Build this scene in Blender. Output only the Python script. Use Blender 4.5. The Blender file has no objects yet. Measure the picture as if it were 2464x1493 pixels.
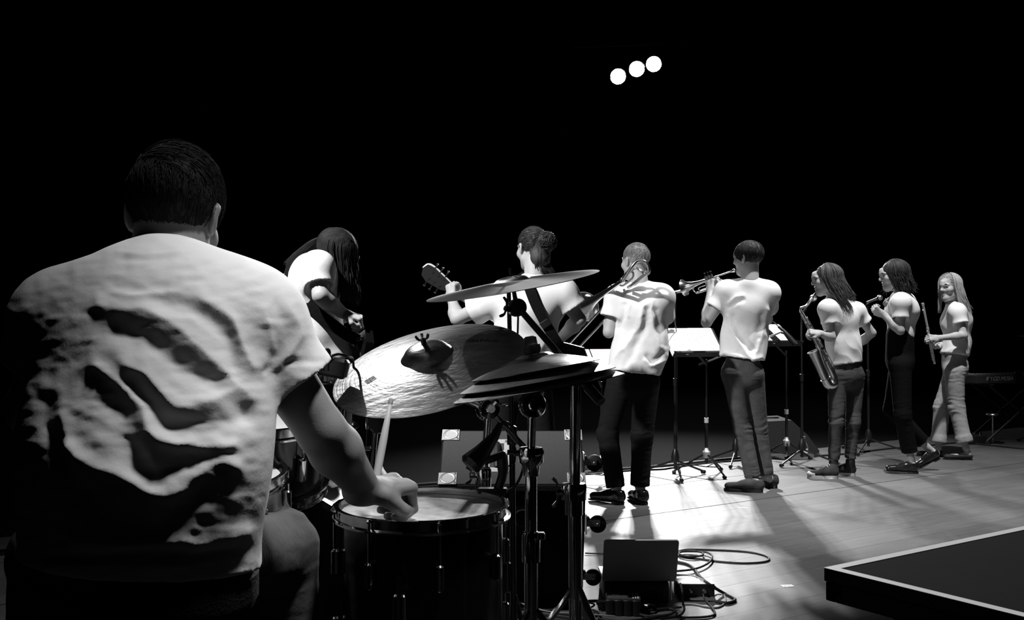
import bpy, math, random
import numpy as np
from mathutils import Vector, Matrix

random.seed(7); RNG = np.random.default_rng(7)
SC = bpy.context.scene
COL = SC.collection
# ------------------------------------------------------------------ camera
F = 2396.0; PIT = math.atan(39.5 / F); CAMH = 1.18
cam_d = bpy.data.cameras.new('camera'); cam_d.sensor_width = 36.0; cam_d.lens = 36.0 * F / 2464.0
cam_d.clip_end = 200
cam = bpy.data.objects.new('camera', cam_d); COL.objects.link(cam)
cam.location = (0, 0, CAMH); cam.rotation_euler = (math.pi / 2 + PIT, 0, 0)
SC.camera = cam

def at(px, py, Y):
    u = (px - 1232.0) / F; v = (746.5 - py) / F
    d = np.array([u, math.cos(PIT) - v * math.sin(PIT), math.sin(PIT) + v * math.cos(PIT)])
    return np.array([0, 0, CAMH]) + d * (Y / d[1])
def ground(px, py, z=0.0):
    u = (px - 1232.0) / F; v = (746.5 - py) / F
    d = np.array([u, math.cos(PIT) - v * math.sin(PIT), math.sin(PIT) + v * math.cos(PIT)])
    return np.array([0, 0, CAMH]) + d * ((z - CAMH) / d[2])
def proj(P):
    P = np.asarray(P) - np.array([0, 0, CAMH])
    f = P[:, 1] * math.cos(PIT) + P[:, 2] * math.sin(PIT)
    up = -P[:, 1] * math.sin(PIT) + P[:, 2] * math.cos(PIT)
    return 1232 + F * P[:, 0] / f, 746.5 - F * up / f

# ------------------------------------------------------------------ world and big lights
W = bpy.data.worlds.new('world'); SC.world = W; W.use_nodes = True
W.node_tree.nodes['Background'].inputs[0].default_value = (1, 1, 1, 1)
W.node_tree.nodes['Background'].inputs[1].default_value = 0.004
SC.view_settings.view_transform = 'Standard'; SC.view_settings.look = 'None'
SC.view_settings.exposure = 0.0; SC.view_settings.gamma = 1.0
SC.view_settings.use_curve_mapping = False

def spot(name, loc, target, power, angle, blend=0.5, radius=0.08):
    l = bpy.data.lights.new(name, 'SPOT'); l.energy = power; l.spot_size = math.radians(angle)
    l.spot_blend = blend; l.shadow_soft_size = radius
    o = bpy.data.objects.new(name, l); COL.objects.link(o); o.location = loc
    o.rotation_euler = (Vector(target) - Vector(loc)).to_track_quat('-Z', 'Y').to_euler()
    return o
spot('stage_toplight', (3.0, 6.1, 7.2), (2.7, 7.6, 1.0), 2700, 50, 0.7, 0.10)
spot('stage_toplight_side', (-3.0, 2.6, 5.4), (-0.2, 5.3, 1.2), 2600, 36, 0.7, 0.10)
spot('drum_toplight', (0.85, 1.66, 4.9), (-0.22, 1.84, 1.40), 860, 18, 1.0, 0.25)
spot('added_table_light', (5.0, 4.2, 6.2), (1.5, 1.9, 0.7), 650, 24, 0.9, 0.10)  # unseen extra spot, added to brighten the table and its white line
spot('kit_frontlight', (-3.5, 7.9, 6.3), (0.0, 2.3, 0.9), 950, 15, 0.6, 0.08)

# ------------------------------------------------------------------ materials
MATS = {}
def mat(name, g=0.5, rough=0.6, metal=0.0, noise=None, bump=None, emit=None, spec=0.5, sheen=0.0, coat=0.0, g2=None, alpha=None, sss=0):
    """noise=(scale, contrast) mixes g with g2; bump=(scale, strength, stretch)"""
    if name in MATS: return MATS[name]
    m = bpy.data.materials.new(name); m.use_nodes = True; nt = m.node_tree
    b = nt.nodes['Principled BSDF']
    b.inputs['Base Color'].default_value = (g, g, g, 1); b.inputs['Roughness'].default_value = rough
    b.inputs['Metallic'].default_value = metal; b.inputs['Specular IOR Level'].default_value = spec
    if sheen: b.inputs['Sheen Weight'].default_value = sheen
    if coat: b.inputs['Coat Weight'].default_value = coat; b.inputs['Coat Roughness'].default_value = 0.1
    if sss: b.inputs['Subsurface Weight'].default_value = sss; b.inputs['Subsurface Radius'].default_value = (.01, .01, .01)
    if emit: b.inputs['Emission Color'].default_value = (1, 1, 1, 1); b.inputs['Emission Strength'].default_value = emit
    if alpha is not None:
        b.inputs['Transmission Weight'].default_value = alpha
    tc = None
    if noise or bump:
        tc = nt.nodes.new('ShaderNodeTexCoord')
    if noise:
        mp = nt.nodes.new('ShaderNodeMapping'); nt.links.new(tc.outputs['Object'], mp.inputs[0])
        if len(noise) > 2: mp.inputs['Scale'].default_value = noise[2]
        n = nt.nodes.new('ShaderNodeTexNoise'); n.inputs['Scale'].default_value = noise[0]; n.inputs['Detail'].default_value = 5
        nt.links.new(mp.outputs[0], n.inputs[0])
        r = nt.nodes.new('ShaderNodeValToRGB'); c = noise[1]
        r.color_ramp.elements[0].position = 0.5 - c; r.color_ramp.elements[1].position = 0.5 + c
        g_2 = g2 if g2 is not None else g * 0.6
        r.color_ramp.elements[0].color = (g_2, g_2, g_2, 1); r.color_ramp.elements[1].color = (g, g, g, 1)
        nt.links.new(n.outputs['Fac'], r.inputs[0]); nt.links.new(r.outputs[0], b.inputs['Base Color'])
    if bump:
        mp = nt.nodes.new('ShaderNodeMapping'); nt.links.new(tc.outputs['Object'], mp.inputs[0])
        if len(bump) > 2: mp.inputs['Scale'].default_value = bump[2]
        n = nt.nodes.new('ShaderNodeTexNoise'); n.inputs['Scale'].default_value = bump[0]; n.inputs['Detail'].default_value = 4
        nt.links.new(mp.outputs[0], n.inputs[0])
        bp = nt.nodes.new('ShaderNodeBump'); bp.inputs['Strength'].default_value = bump[1]; bp.inputs['Distance'].default_value = 0.01
        nt.links.new(n.outputs['Fac'], bp.inputs['Height']); nt.links.new(bp.outputs[0], b.inputs['Normal'])
    MATS[name] = m; return m

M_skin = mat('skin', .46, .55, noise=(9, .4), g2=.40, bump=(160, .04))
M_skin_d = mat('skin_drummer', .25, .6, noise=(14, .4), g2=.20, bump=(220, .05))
M_hair_k = mat('hair_black', .022, .7, spec=.15, noise=(30, .3), g2=.008)
M_hair_d = mat('hair_dark', .055, .58, spec=.3, noise=(30, .3), g2=.02)
M_hair_m = mat('hair_brown', .16, .55, spec=.3, noise=(30, .3), g2=.05)
M_hair_l = mat('hair_blond', .52, .55, spec=.3, noise=(40, .3), g2=.26)
M_hair_g = mat('hair_fair_short', .42, .65, spec=.25, noise=(60, .3), g2=.18)
M_shirt = mat('white_cotton', .80, .9, spec=.2, bump=(90, .05))
M_shirt_d = mat('white_cotton_jersey', .74, .9, spec=.2, bump=(120, .05))
M_denim = mat('denim_mid', .10, .9, spec=.2, noise=(22, .35), g2=.05, bump=(90, .10))
M_denim_s = mat('denim_stool', .10, .9, spec=.2, noise=(22, .35), g2=.055, bump=(90, .10))
M_denim_k = mat('denim_black', .011, .85, spec=.15, noise=(18, .35), g2=.006, bump=(90, .12))
M_denim_g = mat('denim_dark_grey', .075, .9, spec=.2, noise=(22, .35), g2=.04, bump=(90, .10))
M_denim_l = mat('denim_light', .42, .9, spec=.2, noise=(22, .35), g2=.26, bump=(90, .12))
M_cloth_k = mat('black_cloth', .006, .85, spec=.08, bump=(50, .2))
M_leather = mat('polished_leather', .012, .16, coat=.6)
M_canvas_k = mat('black_canvas', .02, .85)
M_suede = mat('dark_suede', .035, .8, bump=(80, .2))
M_rubber_w = mat('white_rubber', .72, .6)
M_rubber = mat('black_rubber', .012, .6)
M_plastic = mat('black_plastic', .010, .38)
M_blackmetal = mat('black_metal', .012, .30, spec=.6)
M_chrome = mat('chrome', .78, .10, 1.0, bump=(30, .02))
M_steel = mat('dull_steel', .62, .32, 1.0)
M_alu = mat('aluminium', .62, .4, 1.0)
M_brass = mat('polished_brass', .80, .24, 1.0, bump=(14, .05))
M_silver = mat('silver_plate', .88, .20, 1.0)
M_flute = mat('brushed_silver', .80, .42, .75)
M_paper = mat('paper', .82, .8, spec=.2)
M_ink = mat('ink', .05, .8)
M_ink_g = mat('ink_grey', .45, .8)
M_wrap = mat('black_drum_lacquer', .006, .18, coat=.5)
M_wrap_g = mat('grey_drum_lacquer', .030, .30, noise=(400, .3), g2=.02)
M_tolex = mat('lit_black_covering', .08, .95, spec=.15, noise=(300, .3), g2=.06, bump=(300, .5))  # black cabinet covering made lighter, light on its top put into the colour
M_tolex_k = mat('black_covering', .008, .8, spec=.2, bump=(200, .4))
M_plate = mat('zinc_plate', .70, .45, .6)
M_head_c = mat('worn_drumhead', .58, .45, noise=(11, .12), g2=.24, bump=(40, .1))
M_head_w = mat('white_drumhead', .80, .5, bump=(90, .05))
M_wood = mat('hickory', .62, .5, noise=(6, .3, (8, 8, 1)), g2=.50)
M_white = mat('white_paint', .78, .5)
M_dark = mat('black_paint', .006, .9, spec=.03)
M_tabletop = mat('matt_table_top', .009, .9, spec=.03, noise=(3, .4), g2=.007)
M_tape = mat('white_tape', .82, .6)
M_glass = mat('clear_glass', .9, .03, alpha=1.0)
M_eye = mat('dark_iris', .02, .2)
M_lash = mat('dark_brow', .03, .7)
M_lip = mat('lip', .22, .5)
M_teeth = mat('teeth', .80, .35)
M_label = mat('grey_print', .35, .6)
M_wedge = mat('monitor_paint', .03, .8, spec=.2, bump=(200, .3))
M_grey = mat('grey_box', .05, .6)

def cymbal_mat(name, g, rough, rings, strength, g2):
    m = bpy.data.materials.new(name); m.use_nodes = True; nt = m.node_tree; b = nt.nodes['Principled BSDF']
    b.inputs['Metallic'].default_value = 1.0; b.inputs['Roughness'].default_value = rough
    tc = nt.nodes.new('ShaderNodeTexCoord')
    ln = nt.nodes.new('ShaderNodeVectorMath'); ln.operation = 'LENGTH'
    sep = nt.nodes.new('ShaderNodeSeparateXYZ'); cmb = nt.nodes.new('ShaderNodeCombineXYZ')
    nt.links.new(tc.outputs['Object'], sep.inputs[0]); nt.links.new(sep.outputs[0], cmb.inputs[0]); nt.links.new(sep.outputs[1], cmb.inputs[1])
    nt.links.new(cmb.outputs[0], ln.inputs[0])
    n1 = nt.nodes.new('ShaderNodeTexNoise'); n1.noise_dimensions = '1D'; n1.inputs['Scale'].default_value = rings; n1.inputs['Detail'].default_value = 3
    nt.links.new(ln.outputs['Value'], n1.inputs['W'])
    n2 = nt.nodes.new('ShaderNodeTexNoise'); n2.inputs['Scale'].default_value = 22; n2.inputs['Detail'].default_value = 3
    mp = nt.nodes.new('ShaderNodeMapping'); mp.inputs['Scale'].default_value = (1, 2.2, 1); mp.inputs['Rotation'].default_value = (0, 0, .5)
    nt.links.new(tc.outputs['Object'], mp.inputs[0]); nt.links.new(mp.outputs[0], n2.inputs[0])
    ad = nt.nodes.new('ShaderNodeMath'); ad.operation = 'MULTIPLY_ADD'; ad.inputs[1].default_value = 2.4
    sc = nt.nodes.new('ShaderNodeMath'); sc.operation = 'MULTIPLY'; sc.inputs[1].default_value = .30; nt.links.new(n1.outputs['Fac'], sc.inputs[0])
    nt.links.new(n2.outputs['Fac'], ad.inputs[0]); nt.links.new(sc.outputs[0], ad.inputs[2])
    bp = nt.nodes.new('ShaderNodeBump'); bp.inputs['Strength'].default_value = strength; bp.inputs['Distance'].default_value = 0.004
    nt.links.new(ad.outputs[0], bp.inputs['Height']); nt.links.new(bp.outputs[0], b.inputs['Normal'])
    r = nt.nodes.new('ShaderNodeValToRGB'); r.color_ramp.elements[0].position = .3; r.color_ramp.elements[1].position = .7
    r.color_ramp.elements[0].color = (g2, g2, g2, 1); r.color_ramp.elements[1].color = (g, g, g, 1)
    nt.links.new(n2.outputs['Fac'], r.inputs[0]); nt.links.new(r.outputs[0], b.inputs['Base Color'])
    tg = nt.nodes.new('ShaderNodeTangent'); tg.direction_type = 'RADIAL'; tg.axis = 'Z'
    b.inputs['Anisotropic'].default_value = .65; nt.links.new(tg.outputs[0], b.inputs['Tangent'])
    return m
M_ride = cymbal_mat('hammered_bronze', .58, .40, 160, .22, .38)
M_cym = cymbal_mat('lathed_bronze', .46, .36, 300, .07, .36)
M_cym_d = cymbal_mat('dark_bronze', .17, .26, 300, .05, .11)

def plank_mat():
    m = bpy.data.materials.new('stage_boards'); m.use_nodes = True; nt = m.node_tree; b = nt.nodes['Principled BSDF']
    b.inputs['Specular IOR Level'].default_value = .45
    tc = nt.nodes.new('ShaderNodeTexCoord'); mp = nt.nodes.new('ShaderNodeMapping'); mp.inputs['Scale'].default_value = (1.2, 14, 1)
    oi = nt.nodes.new('ShaderNodeObjectInfo')
    nt.links.new(tc.outputs['Object'], mp.inputs[0])
    va = nt.nodes.new('ShaderNodeVectorMath'); va.operation = 'ADD'; cb = nt.nodes.new('ShaderNodeCombineXYZ')
    ml = nt.nodes.new('ShaderNodeMath'); ml.operation = 'MULTIPLY'; ml.inputs[1].default_value = 37.0
    nt.links.new(oi.outputs['Random'], ml.inputs[0]); nt.links.new(ml.outputs[0], cb.inputs[0]); nt.links.new(ml.outputs[0], cb.inputs[1])
    nt.links.new(mp.outputs[0], va.inputs[0]); nt.links.new(cb.outputs[0], va.inputs[1])
    n = nt.nodes.new('ShaderNodeTexNoise'); n.inputs['Scale'].default_value = 2.5; n.inputs['Detail'].default_value = 6; n.inputs['Roughness'].default_value = .65
    nt.links.new(va.outputs[0], n.inputs[0])
    r = nt.nodes.new('ShaderNodeValToRGB'); r.color_ramp.elements[0].position = .25; r.color_ramp.elements[1].position = .75
    r.color_ramp.elements[0].color = (.075, .075, .075, 1); r.color_ramp.elements[1].color = (.125, .125, .125, 1)
    nt.links.new(n.outputs['Fac'], r.inputs[0])
    mr = nt.nodes.new('ShaderNodeMapRange'); mr.inputs[3].default_value = .86; mr.inputs[4].default_value = 1.10
    nt.links.new(oi.outputs['Random'], mr.inputs[0])
    # broad scuffs
    n3 = nt.nodes.new('ShaderNodeTexNoise'); n3.inputs['Scale'].default_value = 1.7; n3.inputs['Detail'].default_value = 4
    ge = nt.nodes.new('ShaderNodeNewGeometry'); nt.links.new(ge.outputs['Position'], n3.inputs[0])
    mr3 = nt.nodes.new('ShaderNodeMapRange'); mr3.inputs[1].default_value = .3; mr3.inputs[2].default_value = .7; mr3.inputs[3].default_value = .8; mr3.inputs[4].default_value = 1.08
    nt.links.new(n3.outputs['Fac'], mr3.inputs[0])
    m1 = nt.nodes.new('ShaderNodeVectorMath'); m1.operation = 'SCALE'; nt.links.new(r.outputs[0], m1.inputs[0]); nt.links.new(mr.outputs[0], m1.inputs['Scale'])
    m2 = nt.nodes.new('ShaderNodeVectorMath'); m2.operation = 'SCALE'; nt.links.new(m1.outputs[0], m2.inputs[0]); nt.links.new(mr3.outputs[0], m2.inputs['Scale'])
    nt.links.new(m2.outputs[0], b.inputs['Base Color'])
    rr = nt.nodes.new('ShaderNodeMapRange'); rr.inputs[3].default_value = .44; rr.inputs[4].default_value = .62
    nt.links.new(n3.outputs['Fac'], rr.inputs[0]); nt.links.new(rr.outputs[0], b.inputs['Roughness'])
    bp = nt.nodes.new('ShaderNodeBump'); bp.inputs['Strength'].default_value = .06; bp.inputs['Distance'].default_value = .01
    nt.links.new(n.outputs['Fac'], bp.inputs['Height']); nt.links.new(bp.outputs[0], b.inputs['Normal'])
    return m
M_plank = plank_mat()

# ------------------------------------------------------------------ mesh building helpers
ORI = {}
def nrm(v):
    v = np.asarray(v, float); l = np.linalg.norm(v); return v / l if l > 1e-9 else v
def V3(*a): return np.array(a, float)
def frame(zdir, xhint=None):
    z = nrm(zdir); h = np.array([1, 0, 0.]) if xhint is None else np.asarray(xhint, float)
    if abs(np.dot(nrm(h), z)) > .98: h = np.array([0, 1, 0.])
    y = nrm(np.cross(z, h)); x = np.cross(y, z); return np.stack([x, y, z], 1)   # columns
def spline(pts, n=8):
    pts = [np.asarray(p, float) for p in pts]
    if len(pts) < 3: return pts
    P = [2 * pts[0] - pts[1]] + pts + [2 * pts[-1] - pts[-2]]; out = []
    for i in range(1, len(P) - 2):
        p0, p1, p2, p3 = P[i - 1], P[i], P[i + 1], P[i + 2]
        for k in range(n):
            t = k / n
            out.append(.5 * ((2 * p1) + (p2 - p0) * t + (2 * p0 - 5 * p1 + 4 * p2 - p3) * t * t + (3 * p1 - p0 - 3 * p2 + p3) * t ** 3))
    out.append(pts[-1]); return out

class MB:
    def __init__(s): s.v = []; s.f = []
    def add(s, verts, faces):
        o = len(s.v); s.v.extend([tuple(map(float, p)) for p in verts]); s.f.extend([tuple(i + o for i in f) for f in faces]); return s
    def box(s, c, size, R=None, bev=0.0):
        c = np.asarray(c, float); h = np.asarray(size, float) / 2; R = np.eye(3) if R is None else R
        if bev <= 0:
            vs = [c + R @ (h * np.array(k)) for k in [(-1,-1,-1),(1,-1,-1),(1,1,-1),(-1,1,-1),(-1,-1,1),(1,-1,1),(1,1,1),(-1,1,1)]]
            return s.add(vs, [(0,3,2,1),(4,5,6,7),(0,1,5,4),(1,2,6,5),(2,3,7,6),(3,0,4,7)])
        b = min(bev, h.min() * .9)
        rings = []
        def ring(z, ix):
            r = []
            for (sx, sy) in ((1,1),(-1,1),(-1,-1),(1,-1)):
                cx, cy = sx * (h[0] - ix), sy * (h[1] - ix)
                a0 = math.atan2(sy, sx) - math.pi / 4
                for k in range(3):
                    a = a0 + k * math.pi / 4
                    rr = b if ix == b else b
                    r.append(c + R @ np.array([sx * (h[0] - b) + math.cos(a) * (b - (ix)), sy * (h[1] - b) + math.sin(a) * (b - ix), z]))
            return r
        R4 = [ring(-h[2], b * .6), ring(-h[2] + b * .6, 0), ring(h[2] - b * .6, 0), ring(h[2], b * .6)]
        vs = sum(R4, []); n = 12; fs = []
        for j in range(3):
            for i in range(n): fs.append((j*n+i, j*n+(i+1)%n, (j+1)*n+(i+1)%n, (j+1)*n+i))
        fs.append(tuple(range(n-1, -1, -1))); fs.append(tuple(range(3*n, 4*n)))
        return s.add(vs, fs)
    def tube(s, pts, r, n=10, cap=True, flat=None):
        pts = [np.asarray(p, float) for p in pts]; m = len(pts)
        rs = [r] * m if np.isscalar(r) else list(r)
        T = [nrm(pts[min(i+1, m-1)] - pts[max(i-1, 0)]) for i in range(m)]
        fr = frame(T[0]); x = fr[:, 0]; vs = []
        for i in range(m):
            x = x - T[i] * np.dot(x, T[i]); x = nrm(x) if np.linalg.norm(x) > 1e-6 else frame(T[i])[:, 0]
            y = np.cross(T[i], x)
            for k in range(n):
                a = 2 * math.pi * k / n; vs.append(pts[i] + rs[i] * (math.cos(a) * x + math.sin(a) * y * (flat or 1)))
        fs = [(i*n+k, i*n+(k+1)%n, (i+1)*n+(k+1)%n, (i+1)*n+k) for i in range(m-1) for k in range(n)]
        if cap: fs += [tuple(range(n-1, -1, -1)), tuple(range((m-1)*n, m*n))]
        return s.add(vs, fs)
    def lathe(s, prof, o, R=None, n=32, closed=False):
        o = np.asarray(o, float); R = np.eye(3) if R is None else R; vs = []; fs = []; m = len(prof)
        for (r, z) in prof:
            for k in range(n):
                a = 2 * math.pi * k / n; vs.append(o + R @ np.array([r * math.cos(a), r * math.sin(a), z]))
        rg = m if closed else m - 1
        for i in range(rg):
            j = (i + 1) % m
            for k in range(n): fs.append((i*n+k, i*n+(k+1)%n, j*n+(k+1)%n, j*n+k))
        if not closed:
            if prof[0][0] > 1e-5: fs.append(tuple(range(n-1, -1, -1)))
            if prof[-1][0] > 1e-5: fs.append(tuple(range((m-1)*n, m*n)))
        return s.add(vs, fs)
    def prism(s, poly, a, b, R=None, o=(0,0,0)):
        """polygon in local xy, extruded local z a..b"""
        R = np.eye(3) if R is None else R; o = np.asarray(o, float); n = len(poly)
        vs = [o + R @ np.array([p[0], p[1], a]) for p in poly] + [o + R @ np.array([p[0], p[1], b]) for p in poly]
        return s.add(vs, [tuple(range(n-1,-1,-1)), tuple(range(n, 2*n))] + [(i, (i+1)%n, n+(i+1)%n, n+i) for i in range(n)])
    def ball(s, c, r, n=12, R=None):
        r = np.array([r]*3, float) if np.isscalar(r) else np.asarray(r, float); R = np.eye(3) if R is None else R
        c = np.asarray(c, float); vs = [c + R @ (r * V3(0,0,-1))]; m = n // 2; fs = []
        for i in range(1, m):
            t = math.pi * i / m - math.pi / 2
            for k in range(n):
                a = 2 * math.pi * k / n; vs.append(c + R @ (r * V3(math.cos(t)*math.cos(a), math.cos(t)*math.sin(a), math.sin(t))))
        vs.append(c + R @ (r * V3(0,0,1)))
        for k in range(n): fs.append((0, 1+(k+1)%n, 1+k))
        for i in range(m-2):
            for k in range(n): fs.append((1+i*n+k, 1+i*n+(k+1)%n, 1+(i+1)*n+(k+1)%n, 1+(i+1)*n+k))
        for k in range(n): fs.append((1+(m-2)*n+k, 1+(m-2)*n+(k+1)%n, len(vs)-1))
        return s.add(vs, fs)
    def build(s, name, m, parent=None, sharp=40, label=None):
        return mesh_obj(name, s.v, s.f, m, parent, sharp, label)

def mesh_obj(name, verts, faces, m, parent=None, sharp=40, label=None, R=None):
    verts = np.asarray(verts, float)
    if parent is not None: o = ORI[parent.name]
    else:
        o = np.array([(verts[:,0].min()+verts[:,0].max())/2, (verts[:,1].min()+verts[:,1].max())/2, verts[:,2].min()])
    me = bpy.data.meshes.new(name)
    loc = verts - o
    me.from_pydata(loc.tolist() if len(verts) < 200000 else loc, [], faces if isinstance(faces, list) else faces.tolist())
    me.materials.append(m); me.polygons.foreach_set('use_smooth', [True] * len(me.polygons))
    if sharp: me.set_sharp_from_angle(angle=math.radians(sharp))
    me.update()
    ob = bpy.data.objects.new(name, me); COL.objects.link(ob)
    ORI[ob.name] = o
    if parent is not None: ob.parent = parent
    else: ob.location = o
    if label: ob['label'] = label
    return ob
def tag(o, label, cat, group=None, kind=None):
    o['label'] = label; o['category'] = cat
    if group: o['group'] = group
    if kind: o['kind'] = kind
    return o
def thing(name, loc, label, cat, group=None):
    o = bpy.data.objects.new(name, None); COL.objects.link(o); o.location = tuple(map(float, loc)); o.empty_display_size = .1
    ORI[o.name] = np.asarray(loc, float); return tag(o, label, cat, group)
def text_mesh(txt, size, o, R, m, parent, name='lettering', drop=None, sp=1.0, shear=0.0):
    c = bpy.data.curves.new('t', 'FONT'); c.body = txt; c.size = size; c.align_x = 'CENTER'; c.align_y = 'CENTER'; c.extrude = 0.0; c.space_character = sp; c.shear = shear
    c.resolution_u = 3
    t = bpy.data.objects.new('t', c); COL.objects.link(t)
    me = bpy.data.meshes.new_from_object(t.evaluated_get(bpy.context.evaluated_depsgraph_get()))
    v = [np.array(p.co) for p in me.vertices]; f = [tuple(p.vertices) for p in me.polygons]
    bpy.data.objects.remove(t); bpy.data.meshes.remove(me); bpy.data.curves.remove(c)
    if drop: v = [np.array([p[0], p[1], drop(p[0], p[1])]) for p in v]
    return mesh_obj(name, [np.asarray(o) + R @ p for p in v], f, m, parent, 0)

# ------------------------------------------------------------------ noise
def _h(i, j, k):
    n = (i * 374761393 + j * 668265263 + k * 2147483647 * 31 + 1013904223) & 0xffffffff
    n = ((n ^ (n >> 13)) * 1274126177) & 0xffffffff
    return ((n ^ (n >> 16)) & 0xffff) / 32767.5 - 1.0
def noise3(P):
    P = np.asarray(P, float); I = np.floor(P).astype(np.int64); f = P - I; f = f * f * (3 - 2 * f); out = 0
    for dx in (0, 1):
        wx = f[:, 0] if dx else 1 - f[:, 0]
        for dy in (0, 1):
            wy = f[:, 1] if dy else 1 - f[:, 1]
            for dz in (0, 1):
                wz = f[:, 2] if dz else 1 - f[:, 2]
                out = out + wx * wy * wz * _h(I[:, 0] + dx, I[:, 1] + dy, I[:, 2] + dz)
    return out
def fbm(P, o=3):
    a = 1; s = 0; P = np.asarray(P, float)
    for i in range(o): s = s + a * noise3(P); a *= .5; P = P * 2.03 + 11.3
    return s

# ------------------------------------------------------------------ signed-distance modelling
class Vol:
    def __init__(s, h=.008): s.ops = []; s.h = h
    def _reg(s, fn, lo, hi, k, op): s.ops.append((fn, np.asarray(lo, float), np.asarray(hi, float), k, op)); return s
    def cone(s, a, b, ra, rb, k=.02, sq=None, op='u', dish=None):
        a = np.asarray(a, float); b = np.asarray(b, float); R = max(ra, rb)
        lo = np.minimum(a, b) - R; hi = np.maximum(a, b) + R
        if dish: dc = np.asarray(dish[0], float)
        def fn(X, Y, Z):
            x, y, z = X - a[0], Y - a[1], Z - a[2]; B = b - a; g = 1.0
            if sq is not None:
                ax, f = nrm(sq[0]), sq[1]; w = (x * ax[0] + y * ax[1] + z * ax[2]) * (1 / f - 1)
                x = x + ax[0] * w; y = y + ax[1] * w; z = z + ax[2] * w
                B = B + ax * (np.dot(B, ax) * (1 / f - 1)); g = (1 + f) / 2
            h = np.clip((x * B[0] + y * B[1] + z * B[2]) / (np.dot(B, B) + 1e-12), 0, 1)
            d = (np.sqrt((x - B[0] * h) ** 2 + (y - B[1] * h) ** 2 + (z - B[2] * h) ** 2) - (ra + (rb - ra) * h)) * g
            if dish:
                du = nrm(dish[2]); pl = (X - dc[0]) * du[0] + (Y - dc[1]) * du[1] + (Z - dc[2]) * du[2]
                d = np.maximum(np.maximum(d, pl), -np.maximum(d + dish[1], -pl - .035))
            return d
        return s._reg(fn, lo, hi, k, op)
    def ell(s, c, r, R=None, k=.02, op='u'):
        c = np.asarray(c, float); r = np.asarray(r, float); R = np.eye(3) if R is None else R; m = r.max()
        def fn(X, Y, Z):
            x, y, z = X - c[0], Y - c[1], Z - c[2]
            q = [R[0, i] * x + R[1, i] * y + R[2, i] * z for i in range(3)]
            k0 = np.sqrt((q[0] / r[0]) ** 2 + (q[1] / r[1]) ** 2 + (q[2] / r[2]) ** 2)
            k1 = np.sqrt((q[0] / r[0] ** 2) ** 2 + (q[1] / r[1] ** 2) ** 2 + (q[2] / r[2] ** 2) ** 2)
            return k0 * (k0 - 1) / np.maximum(k1, 1e-6)
        return s._reg(fn, c - m, c + m, k, op)
    def cut(s, p, n, k=.004):
        p = np.asarray(p, float); n = nrm(n)
        def fn(X, Y, Z): return -((X - p[0]) * n[0] + (Y - p[1]) * n[1] + (Z - p[2]) * n[2])
        return s._reg(fn, p - 9, p + 9, k, 's')
    def mesh(s, smooth=2, disp=None):
        h = s.h
        us = [o for o in s.ops if o[4] == 'u']
        lo = np.min([o[1] for o in us], 0) - 3 * h - .01; hi = np.max([o[2] for o in us], 0) + 3 * h + .01
        dims = np.ceil((hi - lo) / h).astype(int) + 1
        D = np.full(dims, .5, np.float32)
        ax = [(lo[i] + h * np.arange(dims[i])).astype(np.float32) for i in range(3)]
        for fn, l, u, k, op in s.ops:
            pad = k + 2.5 * h
            i0 = np.clip(np.floor((l - pad - lo) / h).astype(int), 0, dims); i1 = np.clip(np.ceil((u + pad - lo) / h).astype(int) + 1, 0, dims)
            if (i1 <= i0).any(): continue
            sl = tuple(slice(i0[j], i1[j]) for j in range(3))
            d = fn(ax[0][sl[0]][:, None, None], ax[1][sl[1]][None, :, None], ax[2][sl[2]][None, None, :])
            c = D[sl]
            if op == 'u':
                q = np.maximum(k - np.abs(c - d), 0) / max(k, 1e-6); D[sl] = np.minimum(c, d) - q * q * k * .25
            else:
                d = -d; q = np.maximum(k - np.abs(c - d), 0) / max(k, 1e-6); D[sl] = np.maximum(c, d) + q * q * k * .25
        v, f = nets(D, lo, h)
        for _ in range(smooth): v = lap(v, f)
        if disp is not None:
            n = vnormals(v, f); v = v + n * disp(v, n)[:, None]
        return v, f
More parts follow.
